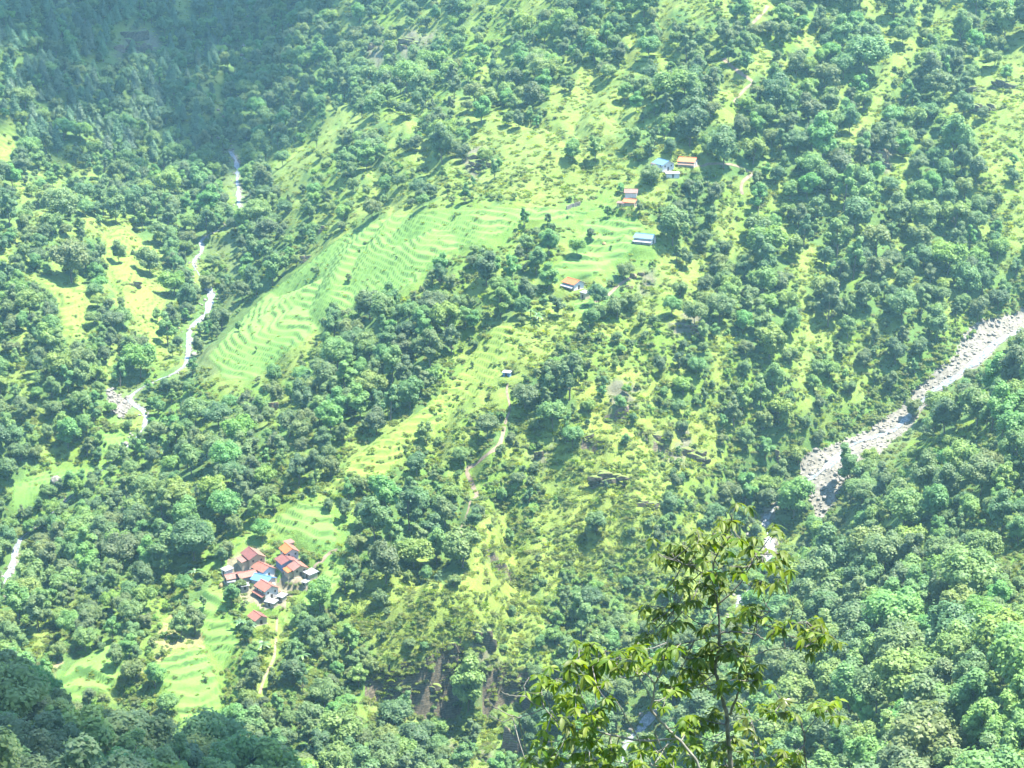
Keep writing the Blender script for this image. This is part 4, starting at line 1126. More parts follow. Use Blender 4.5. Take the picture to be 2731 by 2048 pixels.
M["limewash"] = paint("white_limewash", (.50, .48, .45), (.40, .38, .35), .9)
M["stonewall"] = paint("dry_stone", (.33, .295, .24), (.20, .18, .145), .9, 2.6)
M["timber"] = paint("dark_timber", (.07, .05, .035), None, .8)
M["bluewall"] = paint("blue_painted_plaster", (.13, .22, .34), None, .8)
M["straw"] = paint("straw", (.27, .20, .085), (.2, .145, .06), .95, 4)

class PolyB:
    def __init__(s): s.v = []; s.f = []
    def box(s, x0, x1, y0, y1, z0, z1):
        n = len(s.v); s.v += [(x0, y0, z0), (x1, y0, z0), (x1, y1, z0), (x0, y1, z0), (x0, y0, z1), (x1, y0, z1), (x1, y1, z1), (x0, y1, z1)]
        s.f += [tuple(n + i for i in q) for q in ((3, 2, 1, 0), (4, 5, 6, 7), (0, 1, 5, 4), (1, 2, 6, 5), (2, 3, 7, 6), (3, 0, 4, 7))]; return s
    def prism(s, ring, d):
        """closed plate: a ring of points and its copy moved by d"""
        n = len(s.v); k = len(ring); s.v += [tuple(p) for p in ring] + [tuple(np.add(p, d)) for p in ring]
        s.f += [tuple(n + i for i in range(k))[::-1], tuple(n + k + i for i in range(k))]
        s.f += [(n + i, n + (i + 1) % k, n + k + (i + 1) % k, n + k + i) for i in range(k)]; return s
    def mesh(s, name, mat):
        me = bpy.data.meshes.new(name); me.from_pydata(s.v, [], s.f); me.update(); me.materials.append(mat)
        bm = bmesh.new(); bm.from_mesh(me); bmesh.ops.recalc_face_normals(bm, faces=bm.faces); bm.to_mesh(me); bm.free(); return me
import bmesh
def corrugated(b, L, y0, z0, y1, z1, th=.06, pitch=.5):
    """a roof slope of ribbed sheets running from the eave (y0, z0) to the ridge (y1, z1)"""
    n = max(4, int(L / pitch)); xs = np.linspace(-L / 2, L / 2, 2 * n + 1)
    off = np.where(np.arange(2 * n + 1) % 2 == 0, 0.0, .07)
    k = len(b.v)
    for lay in (0, -th):
        for (y, z) in ((y0, z0), (y1, z1)): b.v += [(x, y, z + o + lay) for x, o in zip(xs, off)]
    m = 2 * n + 1
    for i in range(m - 1):
        b.f += [(k + i, k + i + 1, k + m + i + 1, k + m + i), (k + 2 * m + i, k + 3 * m + i, k + 3 * m + i + 1, k + 2 * m + i + 1),
                (k + i, k + 2 * m + i, k + 2 * m + i + 1, k + i + 1), (k + m + i, k + m + i + 1, k + 3 * m + i + 1, k + 3 * m + i)]
    b.f += [(k, k + m, k + 3 * m, k + 2 * m), (k + m - 1, k + 3 * m - 1, k + 4 * m - 1, k + 2 * m - 1)]
    return b
def spot(sx, sy, lift=0.0):
    a, b, c, ok = hit([sx], [sy], step=2.0); return float(a[0]), float(b[0]), float(c[0])
def house(name, label, cat, sx, sy, yaw, L, W, H, rise, wall, roofs, group=None, over=.55, skirt=None, door=True, hut=False, lean=None, step=0.0):
    """gabled house: ridge along its own x; yaw turns the ridge from +x. roofs = (material of the -y slope, of the +y slope)"""
    x, y, z = spot(sx, sy)
    H = H * .86
    cs = [height(x + a, y + b) for a in (-W / 2, 0, W / 2) for b in (-W / 2, 0, W / 2)]
    z = float(np.mean(cs)) + .12 + step
    t = thing(name, (x, y, z), label, cat, group, R(yaw))
    b = PolyB(); b.box(-L / 2 - .25, L / 2 + .25, -W / 2 - .25, W / 2 + .25, -2.0, 0.0); part("plinth", b.mesh("plinth", M["stonewall"]), t)
    b = PolyB()
    ring = [(-L / 2, -W / 2, 0), (-L / 2, W / 2, 0), (-L / 2, W / 2, H), (-L / 2, 0, H + rise - .08), (-L / 2, -W / 2, H)]
    b.prism(ring, (L, 0, 0)); w = part("wall", b.mesh("wall", M[wall]), t)
    for k, (sgn, mt) in enumerate(((-1, roofs[0]), (1, roofs[1]))):
        sl = rise / (W / 2); e = over
        b = corrugated(PolyB(), L + 2 * over, sgn * (W / 2 + e), H - e * sl + .1, 0, H + rise + .1)
        part("roof_slope", b.mesh("roof_slope", M[mt]), t)
    b = PolyB(); b.box(-L / 2 - over, L / 2 + over, -.18, .18, H + rise + .1, H + rise + .24); part("ridge_cap", b.mesh("ridge_cap", M[roofs[0]]), t)
    if skirt:  # a lower veranda roof round the long sides
        for sgn in (-1, 1):
            b = corrugated(PolyB(), L + .6, sgn * (W / 2 + 1.7), H * .42, sgn * (W / 2 + .02), H * .42 + .75)
            part("veranda_roof", b.mesh("veranda_roof", M[skirt]), t)
            for px_ in (-L / 2, 0, L / 2):
                b = PolyB(); b.box(px_ - .08, px_ + .08, sgn * (W / 2 + 1.45) - .08, sgn * (W / 2 + 1.45) + .08, -.6, H * .42 + .05)
                part("post", b.mesh("post", M["timber"]), t)
    if lean:   # lean-to against one gable end or side: (side, width, depth, top height, material)
        side, wd, dp, top, mt = lean
        if side in ('+x', '-x'):
            s = 1 if side == '+x' else -1; b = PolyB()
            b.box(min(s * (L / 2 + .03), s * (L / 2 + dp)), max(s * (L / 2 + .03), s * (L / 2 + dp)), -wd / 2, wd / 2, -2.2, top - .75); lw = part("lean_to_wall", b.mesh("lean_to_wall", M[wall]), t)
            b = PolyB(); x0, x1 = s * (L / 2 + .03), s * (L / 2 + dp + .4)
            b.prism([(x0, -wd / 2 - .3, top), (x1, -wd / 2 - .3, top - .7), (x1, wd / 2 + .3, top - .7), (x0, wd / 2 + .3, top)], (0, 0, .08)); part("lean_to_roof", b.mesh("lean_to_roof", M[mt]), t)
        else:
            s = 1 if side == '+y' else -1; b = PolyB()
            b.box(-wd / 2, wd / 2, min(s * (W / 2 + .03), s * (W / 2 + dp)), max(s * (W / 2 + .03), s * (W / 2 + dp)), -2.2, top - .75); part("lean_to_wall", b.mesh("lean_to_wall", M[wall]), t)
            b = corrugated(PolyB(), wd + .6, s * (W / 2 + dp + .4), top - .7, s * (W / 2 + .03), top); part("lean_to_roof", b.mesh("lean_to_roof", M[mt]), t)
    if door:
        for s in (1, -1):
            b = PolyB(); b.box(min(s * (L / 2 - .03), s * (L / 2 + .05)), max(s * (L / 2 - .03), s * (L / 2 + .05)), -.5, .5, .02, 1.9); 
            if not (lean and lean[0] == ('+x' if s > 0 else '-x')): part("door", b.mesh("door", M["timber"]), t)
        if H > 3.2:
            for s in (1, -1):
                for yy in (-W * .27, W * .27):
                    b = PolyB(); b.box(min(s * (L / 2 - .03), s * (L / 2 + .05)), max(s * (L / 2 - .03), s * (L / 2 + .05)), yy - .38, yy + .38, H * .6, H * .6 + .85); part("window", b.mesh("window", M["timber"]), t)
            for s in (1, -1):
                for xx in (-L * .28, L * .28):
                    b = PolyB(); b.box(xx - .38, xx + .38, min(s * (W / 2 - .03), s * (W / 2 + .05)), max(s * (W / 2 - .03), s * (W / 2 + .05)), H * .62, H * .62 + .85); part("window", b.mesh("window", M["timber"]), t)
    return t
def hut(name, label, sx, sy, yaw, L, W, H, mt, wall="stonewall", tilt=.5, cat="hut", group=None):
    x, y, z = spot(sx, sy); z = float(height(x, y)) + .3
    t = thing(name, (x, y, z), label, cat, group, R(yaw))
    b = PolyB(); b.box(-L / 2, L / 2, -W / 2, W / 2, -3.0, H); part("wall", b.mesh("wall", M[wall]), t)
    b = corrugated(PolyB(), L + .8, -W / 2 - .4, H + .12, W / 2 + .4, H + .12 + tilt); part("roof", b.mesh("roof", M[mt]), t)
    b = PolyB(); b.box(-.45, .45, -W / 2 - .05, -W / 2 + .03, .0, min(1.7, H - .2)); part("door", b.mesh("door", M["timber"]), t)
    return t
VG = None
house("village_house", "tall ochre house with dark red gable roof at the top of the village", "house", 676, 1500, -60, 8.2, 6.4, 4.4, 1.7, "plaster", ("darkrust", "dusty"), lean=('-y', 5.4, 2.6, 3.2, "pink"))  # right slope paler: dust, with the sun's brightness painted in
house("village_house", "orange-red roofed house with pale wall, topmost big house of the right row", "house", 772, 1488, -62, 6.2, 5.2, 4.2, 1.4, "limewash", ("orange", "rust"))
house("village_house", "dark red roofed house with a blue wall in the right row", "house", 765, 1512, -62, 6.6, 6.4, 3.6, 1.3, "bluewall", ("darkrust", "darkrust"))
house("village_house", "faded pink roofed house with beige wall at the bottom of the right row", "house", 793, 1530, -60, 6.6, 5.6, 3.8, 1.4, "plaster", ("pink", "rust"), lean=('-y', 4.6, 2.0, 3.0, "orange"))
house("village_house", "rust roofed house standing just above the blue tarpaulin roof", "house", 704, 1532, -48, 7.0, 5.6, 3.6, 1.5, "limewash", ("rust", "rust"))
house("village_house", "house covered by a bright blue tarpaulin roof", "house", 703, 1561, -30, 7.4, 5.4, 3.2, 1.2, "limewash", ("tarp", "tarp"))
house("village_house", "red roofed house with a wide lower skirt roof, below the blue tarpaulin", "house", 712, 1588, -52, 7.4, 5.8, 4.6, 1.5, "limewash", ("rust", "rust"), skirt="rust")
house("village_house", "long low rust roofed house at the left edge of the village", "house", 658, 1547, 35, 7.0, 4.2, 2.8, 1.1, "stonewall", ("rust", "darkrust"))
house("village_house", "pale pink roofed low house behind the white sheet hut", "house", 622, 1550, 30, 6.2, 4.2, 2.6, 1.0, "plaster", ("pink", "pink"))
house("village_house", "detached small house with striped red roof below the village", "house", 688, 1660, -55, 5.6, 4.8, 2.8, 1.3, "plaster", ("rust", "darkrust"))
hut("storage_hut", "pinkish flat roofed hut at the very top of the right row", 771, 1460, -60, 3.4, 2.8, 2.0, "pink", "plaster", .35)
hut("storage_hut", "white sheet roofed hut left of the pale pink roof", 606, 1532, -50, 3.2, 3.2, 2.0, "zinc", "limewash", .4)
hut("storage_hut", "wide white sheet roofed shed where the village path ends", 829, 1541, -50, 4.2, 3.6, 2.0, "zinc", "stonewall", .5, "shed")
hut("storage_hut", "small white roofed shelter below the wide white shed", 815, 1562, -40, 2.0, 1.8, 1.4, "zinc", "stonewall", .3)
hut("storage_hut", "white sheet lean-to shelter at the lower right of the skirt-roofed house", 752, 1601, -35, 2.8, 2.6, 1.6, "zinc", "stonewall", .5)
hut("storage_hut", "broad pale roofed shed at the bottom edge of the village yard", 724, 1616, -30, 4.2, 2.6, 1.6, "zinc", "stonewall", .4, "shed")
hut("storage_hut", "grey white shelter in the gap left of the blue tarpaulin house", 652, 1572, 20, 3.0, 2.2, 1.5, "zinc", "stonewall", .3)
hut("storage_hut", "low white roofed pen in front of the pale pink roof", 617, 1560, 15, 2.6, 1.6, 1.2, "zinc", "stonewall", .25, "pen")
# hilltop and scattered houses
house("hill_house", "hilltop house with pale blue roof and a red patch", "house", 1769, 450, -58, 8.0, 7.0, 3.8, 1.6, "limewash", ("blueroof", "zinc"))  # pale right slope: sunlit side of the blue roof, painted in as zinc
hut("storage_hut", "pale pinkish annex left of the blue roofed hilltop house", 1748, 449, -55, 3.4, 3.2, 2.2, "pink", "limewash", .3)
hut("storage_hut", "little pale hut farthest left in the hilltop group", 1733, 463, -55, 3.4, 2.8, 2.0, "zinc", "plaster", .35)
house("hill_house", "hilltop house with bright orange hipped roof and cream walls", "house", 1834, 442, -20, 8.0, 6.6, 3.0, 1.5, "limewash", ("orange", "dusty"), skirt="dusty")
hut("storage_hut", "white flat roofed shed between the two hilltop houses", 1793, 474, 5, 6.4, 3.6, 2.0, "zinc", "limewash", .3, "shed")
house("hill_house", "brown roofed house stacked at the top of the terrace steps", "house", 1683, 524, -8, 5.6, 4.6, 3.2, 1.2, "limewash", ("pink", "pink"))
house("hill_house", "lower cream house with tan roof under the brown roofed one", "house", 1681, 549, -25, 5.6, 4.2, 2.6, 1.1, "plaster", ("orange", "pink"))
hut("storage_hut", "small stone hut left of the stacked brown and tan houses", 1656, 551, -20, 3.2, 2.6, 1.6, "pink", "plaster", .3)
house("hill_house", "white house with pale blue roof beside the lush terraces", "house", 1720, 648, -25, 8.6, 6.0, 3.4, 1.3, "limewash", ("blueroof", "blueroof"), skirt="zinc")
house("hill_house", "white walled house with orange roof below the terraces", "house", 1529, 768, -50, 7.6, 6.2, 3.2, 1.4, "limewash", ("orange", "zinc"), skirt="zinc")  # pale right slope: sun's reflection on the orange roof, painted as zinc
hut("storage_hut", "small plastered outbuilding in front of the orange roofed white house", 1560, 796, -50, 3.4, 2.8, 2.6, "zinc", "plaster", .4, "outbuilding")
hut("storage_hut", "tiny blue-white shed beside the stepped golden field", 1352, 1003, -20, 3.2, 2.4, 1.5, "zinc", "bluewall", .3, "shed")
def heap(label, sx, sy, r_, h, mat="straw", name="haystack", cat="haystack"):
    x, y, z = spot(sx, sy); T = Tris(); rr = np.random.default_rng(int(sx)); V = ICO2[0] * (1 + rr.normal(size=(len(ICO2[0]), 1)) * .05)
    V = V * [r_, r_, h]; V[:, 2] = np.where(V[:, 2] > 0, V[:, 2] * (1.2 - .3 * np.hypot(V[:, 0], V[:, 1]) / r_), V[:, 2]); T.add(V, ICO2[1], .5)
    o = link(bpy.data.objects.new(name, T.mesh(name, M[mat], True))); o.location = (x, y, z); return tag(o, label, cat)
heap("round orange straw stack at the left edge of the village", 591, 1563, 1.1, 1.2)
heap("small straw stack on the terraces left of the pale blue roofed house", 1611, 652, 1.0, 1.2)
def stone_wall(label, pts, h, wd):
    P = [spot(*p) for p in pts]; b = PolyB()
    t = thing("stone_wall", P[0], label, "stone wall")
    rr = random.Random(5); k = 0
    n = 9
    for i in range(n):
        u = (i + .5) / n; s = u * (len(P) - 1); a = min(int(s), len(P) - 2); q = np.array(P[a]) + (np.array(P[a + 1]) - P[a]) * (s - a) - P[0]
        for j in range(2):
            b = PolyB(); d = np.array(P[-1]) - P[0]; ln_ = np.linalg.norm(d[:2]) / n * .47; b.box(-ln_, ln_, -wd * rr.uniform(.8, 1.1), wd, -.6 if j == 0 else 0, h / 2 * rr.uniform(.9, 1.05))
            o = part("stone", b.mesh("stone", M["boulder"]), t, tuple(q + np.array([0, 0, j * h / 2])), (0, 0, math.atan2(d[1], d[0])))
stone_wall("short pale stone wall at the right end of the long terraced field", [(1511, 559), (1525, 552), (1548, 546)], 1.6, .35)

# ------------------------------------------------------------------ rock outcrops and boulders
def rock_mesh(name, seed, size, mat, base=ICO2, rough=.28, strata=.5):
    r = np.random.default_rng(seed); V = base[0].copy()
    o = r.uniform(0, 50, 3)
    for f, a in ((1.3, rough), (2.9, rough * .5), (6.0, rough * .25)):
        d = perlin(V[:, 0] * f + o[0] + V[:, 2] * f * .7, V[:, 1] * f + o[1] - V[:, 2] * f * .6)
        V = V * (1 + d * a)[:, None]
    V = V * size
    if strata:
        h = size[2] * .3; q = V[:, 2] / h + .3 * V[:, 0] / size[0]; V[:, :2] *= (1 + .16 * np.where((np.floor(q) % 2) == 0, 1, -1) * strata)[:, None]
    return mesh_np(name, V, base[1], mat, False)
ICO3 = ico(3)
def outcrop_mesh(seed, size, mat):
    """an angular outcrop: several overlapping many-faced blocks with a common dip"""
    r = np.random.default_rng(seed); V, F, n = [], [], 0
    k = 16 if size[0] > 5 else 8 if size[0] > 3 else 5
    dip = r.normal() * .18
    for j in range(k):
        q = r.uniform(.24, .44) if k > 8 else r.uniform(.34, .6); c = np.array([r.uniform(-.7, .7), r.uniform(-.3, .35), r.uniform(-.65, .6)])
        nr = unit(np.concatenate([r.normal(size=(9, 3)), [[0, 0, 1], [0, -1, .15], [0, 0, -1]]])); h = r.uniform(.55, 1.0, len(nr))
        d = ICO3[0]; dots = d @ nr.T; rad = np.min(np.where(dots > .08, h[None] / np.maximum(dots, .08), 9), 1); rad = np.minimum(rad, 1.35)
        rad *= 1 + .05 * perlin(d[:, 0] * 5 + j * 7, d[:, 2] * 5 + d[:, 1] * 4)
        P = d * rad[:, None] * q * np.array([1.0, .9, 1.25 * r.uniform(.7, 1.3)]); P[:, 2] += dip * P[:, 0]
        V.append((P + c) * size); F.append(ICO3[1] + n); n += len(P)
    return mesh_np("rock", np.concatenate(V), np.concatenate(F), mat, False)
OUTCROPS = [  # pixel, width x height in the photograph, material, label
 (1150, 1835, 60, 60, "rock", "large grey rock block under the bright green knoll below the village"),
 (1195, 1735, 60, 95, "rock", "pale upper corner of the rock face below the bright knoll"),
 (1380, 1830, 85, 60, "rock", "bare rock band beside the dead looking twigs at the cliff foot"),
 (1290, 1700, 50, 90, "rock", "narrow grey rock rib right of the largest rock face"),
 (1365, 1985, 45, 90, "earthrock", "tan earth scar at the bottom edge below the cliff"),
 (1655, 1090, 46, 70, "earthrock", "pinkish bare rock streak on the upper part of the cliff slope"),
 (1855, 875, 62, 42, "earthrock", "orange-tan rock patch with a dark hollow at its left"),
 (1700, 735, 48, 46, "earthrock", "pale rubble patch right of the orange roofed white house"),
 (1665, 760, 36, 26, "earthrock", "lower pale rubble patch beside the dark round tree"),
 (1755, 1165, 70, 40, "rock", "grey rock ledge at the right rim of the yellow-green cliff slope"),
 (1850, 1215, 80, 36, "rock", "slanting rock slab with a dark cleft near the cliff slope's right end"),
 (1545, 1165, 80, 30, "rock", "brownish overhang in the middle of the cliff slope"),
 (1620, 1278, 90, 26, "rock", "dark low ledge across the lower yellow-green slope"),
 (1730, 1345, 50, 22, "rock", "thin curved rock edge near the foot of the yellow-green slope"),
 (2075, 1215, 22, 66, "earthrock", "reddish landslip scar above the bend of the river"),
 (2345, 420, 48, 50, "earthrock", "big rounded boulder in the forest of the upper right slope"),
 (2620, 290, 90, 40, "rock", "grey stepped rock ledge on the bare upper right slope"),
 (2690, 225, 80, 40, "rock", "topmost layered rock ledge on the bare upper right slope"),
 (2590, 240, 60, 22, "rock", "thin tan rock band on the bare upper right slope"),
 (325, 130, 42, 40, "earthrock", "tan rock face in the shaded pine slope"),
 (345, 100, 110, 26, "rock", "grey ledge under the shaded grassy shelf"),
 (1095, 112, 66, 30, "rock", "dark rock overhang under the long sunlit grassy ledge"),
 (990, 125, 22, 30, "earthrock", "small pinkish rock left of the long sunlit grassy ledge"),
 (1300, 420, 110, 30, "rock", "shaded rock hollow on the slope above the long terraced field"),
 (1285, 445, 60, 22, "rock", "lower rock lip of the shaded hollow above the terraced field"),
 (860, 605, 26, 46, "earthrock", "narrow landslip scar left of the terraced field's upper end"),
 (815, 690, 30, 26, "earthrock", "small landslip scar at the left edge of the terraced field"),
 (1190, 740, 36, 28, "earthrock", "pinkish rocks among trees below the terraced field"),
 (725, 1085, 34, 60, "earthrock", "red-brown earth bank in the forest above the village"),
 (357, 757, 40, 16, "earthrock", "flat tan rocks in the larger bright meadow"),
 (150, 1283, 28, 26, "boulder", "single white boulder at the edge of the lower left field"),
 (1440, 1215, 30, 40, "rock", "pale rocks at the top of the long gully in the cliff slope"),
 (1100, 1618, 22, 14, "earthrock", "small white stones on the bright green knoll"),
 (1790, 590, 10, 8, "boulder", ""),
]
for k, (sx, sy, w, h, mt, label) in enumerate(OUTCROPS):
    if not label: continue
    h = max(h, .62 * w); w = min(w, 78 + .25 * w)
    x, y, z = spot(sx, sy + h * .25); d = math.hypot(y, z); s = d / FPX
    base = ICO3
    o = link(bpy.data.objects.new("boulder" if mt == "boulder" else "rock_outcrop", rock_mesh("boulder", 300 + k, np.array([w * s * .5, w * s * .42, h * s * .5]), M[mt], ICO2, .25, 0) if mt == "boulder" else outcrop_mesh(300 + k, np.array([w * s * .55, max(w * s * .3, 1.5), h * s * .55]), M[mt])))
    o.location = (x, y + (w * s * .12 if mt != "boulder" else 0), z + h * s * (.05 if mt != "boulder" else .3)); o.rotation_euler = (0, 0, rng.normal() * .15)
    tag(o, label, "boulder" if mt == "boulder" else "rock")
# river boulders: the larger ones singly, the rest with the river stones
SB = [rock_mesh("boulder", 500 + k, np.array([1, .85, .62]), M["boulder"], ICO1, .3, 0) for k in range(6)]
bx = []
for (poly, n) in ((BED, 5200), (BED_L, 240)):
    P = np.array(poly); lo, hi = P.min(0), P.max(0)
    qx, qy = rng.uniform(max(lo[0], -60), min(hi[0], 2790), n), rng.uniform(lo[1], hi[1], n); m_ = inside(poly, qx, qy)
    x, y, z, ok = hit(qx[m_], qy[m_], step=2.0); bx.append(np.c_[x, y, z])
t = rng.integers(5, len(PATH_L) - 5, 700); s_ = rng.normal(size=700) * 2.6; bx.append(np.c_[PATH_L[t, 0] + s_, PATH_L[t, 1] + rng.normal(size=700), np.zeros(700)])
t = rng.integers(int(len(PATH_R) * .45), len(PATH_R) - 5, 420); s_ = rng.normal(size=420) * 3.2; bx.append(np.c_[PATH_R[t, 0] + s_, PATH_R[t, 1] + rng.normal(size=420), np.zeros(420)])
bx = np.concatenate(bx); wd = water_dist(bx[:, 0], bx[:, 1]); bx[:, 2] = height(bx[:, 0], bx[:, 1])
sz = np.clip(rng.lognormal(-.75, .5, len(bx)), .2, 2.0); sz = np.where(wd < 1.6, sz * .8, sz)
ok = (wd > 1.0) | (rng.random(len(bx)) < .35); bx, sz = bx[ok], sz[ok]
o_ = np.argsort(-sz); bx, sz = bx[o_], sz[o_]
ppx, ppy = proj(bx[:, 0], bx[:, 1], bx[:, 2]); nbig = 0; small = []
for i in range(len(bx)):
    if nbig < 60 and in_frame(ppx[i], ppy[i]):
        nbig += 1; right = ppx[i] > 1400
        o = link(bpy.data.objects.new("river_boulder", SB[i % 6])); o.location = bx[i] + [0, 0, sz[i] * .2]; o.scale = (sz[i],) * 3; o.rotation_euler = (0, 0, rng.uniform(0, 6))
        where = "right river's wide stony bed" if right and ppy[i] < 1440 else "right river's narrow lower course" if right else "left stream's stony course"
        tag(o, f"{'large' if nbig < 25 else 'mid-sized'} pale boulder lying in the {where}", "boulder", f"boulders in the {where}")
    else: small.append(i)
scatter("river_stones", bx[small] + np.c_[np.zeros((len(small), 2)), sz[small] * .15], np.c_[np.zeros((len(small), 2)), rng.uniform(0, 6, len(small))], np.repeat(sz[small][:, None], 3, 1), rng.integers(0, 6, len(small)), SB)
# banana plants near the village
for k, (sx, sy, label) in enumerate([(500, 1530, "banana plant left of the village, biggest in its clump"), (520, 1545, "banana plant nearest the village on its left side"), (640, 1680, "banana plant left of the detached red hut"), (665, 1690, "banana plant directly below the detached red hut"),
        (790, 1755, "banana plant beside the footpath below the village"), (805, 1770, "lower banana plant beside the footpath below the village"), (700, 1740, "banana plant at the shaded bend of the lower footpath"), (1435, 860, "banana plant in the grove below the orange roofed white house"), (1415, 850, "left banana plant in the grove below the orange roofed white house"), (440, 1215, "banana plant in the forest left of the village fields")]):
    x, y, z = spot(sx, sy); st, lv = banana_parts(700 + k); s = 1.35
    t = thing("banana_plant", (x, y, z), label, "banana plant", None, 0, (s, s, s)); part("stem", st, t)
    for me in lv: part("leaf", me, t)
# ------------------------------------------------------------------ the leafy trees close to the viewer
def zpt(zx, zy, y):   # a point of the crown at its own distance
    u, w = ray(1300 + zx / 2.212, 1300 + zy / 2.212); return np.array([float(u) * y, y, float(w) * y])
def leaf_mesh(seed, mat, Ln=.25, Wd=.078):
    r = np.random.default_rng(seed); T = Tris(); t = np.linspace(0, 1, 6)
    w = Wd * .5 * np.sin(np.pi * np.clip(t, .02, .98) ** .85) ** .75 + .002; z = -.34 * Ln * t ** 1.8; x = Ln * (t - .12 * t ** 2)
    s = r.normal() * .01
    V = np.concatenate([np.c_[x, -w + s * t, z + .25 * w], np.c_[x, s * t, z], np.c_[x, w + s * t, z + .25 * w]]); F = []
    for i in range(5):
        for a in (0, 6):
            p = a + i; F += [(p, p + 1, p + 7), (p, p + 7, p + 6)]
    T.add(V, F, r.uniform(0, 1)); return T.mesh("leaf", mat, True)
LEAVES = [leaf_mesh(900 + k, M["fig"], *((.25, .082), (.28, .086), (.21, .075), (.24, .070))[k % 4]) for k in range(8)]
YLEAVES = [leaf_mesh(950 + k, M["figyellow"], .25, .085) for k in range(3)]
def leafy_tree(label, name, stems, clusters, bark, y0, seed, yellow=()):
    r = np.random.default_rng(seed)
    x, yb, _ = zpt(stems[0][0][0], stems[0][0][1], y0); base = np.array([x, y0, float(height(x, y0))])
    t = thing(name, base, label, "tree"); B = []; node_pts = []
    for k, st in enumerate(stems):
        off = r.normal() * .35; n = len(st); P = []
        for i, (a, b, w) in enumerate(st):
            P.append(zpt(a, b, y0 + (0 if k == 0 else off * i / max(n - 1, 1)) ))
        P = np.array(P); W = np.array([q[2] for q in st]) / 2.212 / FPX * y0 * .62
        # rounder bends
        m = max(10, 5 * n); s = np.linspace(0, n - 1, m); Q = np.c_[[np.interp(s, range(n), P[:, c]) for c in range(3)]].T; Wq = np.interp(s, range(n), W)
        for _ in range(2): Q[1:-1] = (Q[:-2] + 2 * Q[1:-1] + Q[2:]) / 4
        Q[1:-1] += r.normal(size=(m - 2, 3)) * .006
        if k == 0: Q = np.concatenate([[[Q[0, 0] + .15, y0, base[2] - .3], [Q[0, 0] + .05, y0, (base[2] + Q[0, 2]) / 2]], Q]); Wq = np.concatenate([[Wq[0] * 1.5, Wq[0] * 1.2], Wq])
        T = Tris(); tube(T, Q - base, Wq, 8)
        part("trunk" if k == 0 else "branch", T.mesh("trunk" if k == 0 else "branch", bark, True), t)
        node_pts.append(Q)
    N = np.concatenate(node_pts); leaves = []; TW = Tris()
    extra = [(a + r.normal() * .75 * w, b + r.normal() * .6 * w, w * .75) for a, b, w in clusters if r.random() < .3]
    for (a, b, rad) in list(clusters) + extra:
        y = y0 + r.normal() * .45; c = zpt(a, b, y); rw = rad / 2.212 / FPX * y
        d = np.linalg.norm(N - c, axis=1); q = N[d.argmin()]
        L = np.linalg.norm(c - q); mid = (c + q) / 2 + np.array([0, 0, -.06 * L])
        if L < 1.7: tube(TW, np.array([q, mid, c]) - base, [.011, .009, .006], 5)
        ns = max(2, int(round(rw / .058)))
        for j in range(ns):
            cc = c + r.normal(size=3) * rw * np.array([.55, .8, .45])
            if j: tube(TW, np.array([c, (c + cc) / 2 + [0, 0, -.02], cc]) - base, [.006, .005, .004], 4)
            n = r.integers(6, 10); ph = r.uniform(0, 6.28); yel = (a, b) in yellow or r.random() < .03
            for i in range(n):
                th = ph + i * 6.283 / n + r.normal() * .2; pit = r.uniform(-.15, .75)
                leaves.append((cc, th, pit, r.normal() * .35, r.uniform(.6, 1.0), yel))
    o = part("twigs", TW.mesh("twigs", bark, True), t); o["kind"] = "stuff"
    leaves.sort(key=lambda l: l[0][1] - l[4] * .3); TT = Tris()
    for i, (c, th, pit, roll, s, yel) in enumerate(leaves):
        src = YLEAVES[i % 3] if yel else LEAVES[i % 8]
        e = Euler((roll, pit, th), 'XYZ')
        if i < 300:
            o = part("leaf", src, t, tuple(c - base), e); o.scale = (s,) * 3
        else:
            co = np.empty(len(src.vertices) * 3, np.float32); src.vertices.foreach_get("co", co)
            li = np.empty(len(src.loops), np.int32); src.loops.foreach_get("vertex_index", li)
            V = co.reshape(-1, 3) * s @ np.array(e.to_matrix()).T + (c - base); TT.add(V, li.reshape(-1, 3), (i * .377) % 1)
    if TT.n: o = part("foliage", TT.mesh("foliage", M["fig"], True), t); o["kind"] = "stuff"
    print(name, len(leaves))
    return t
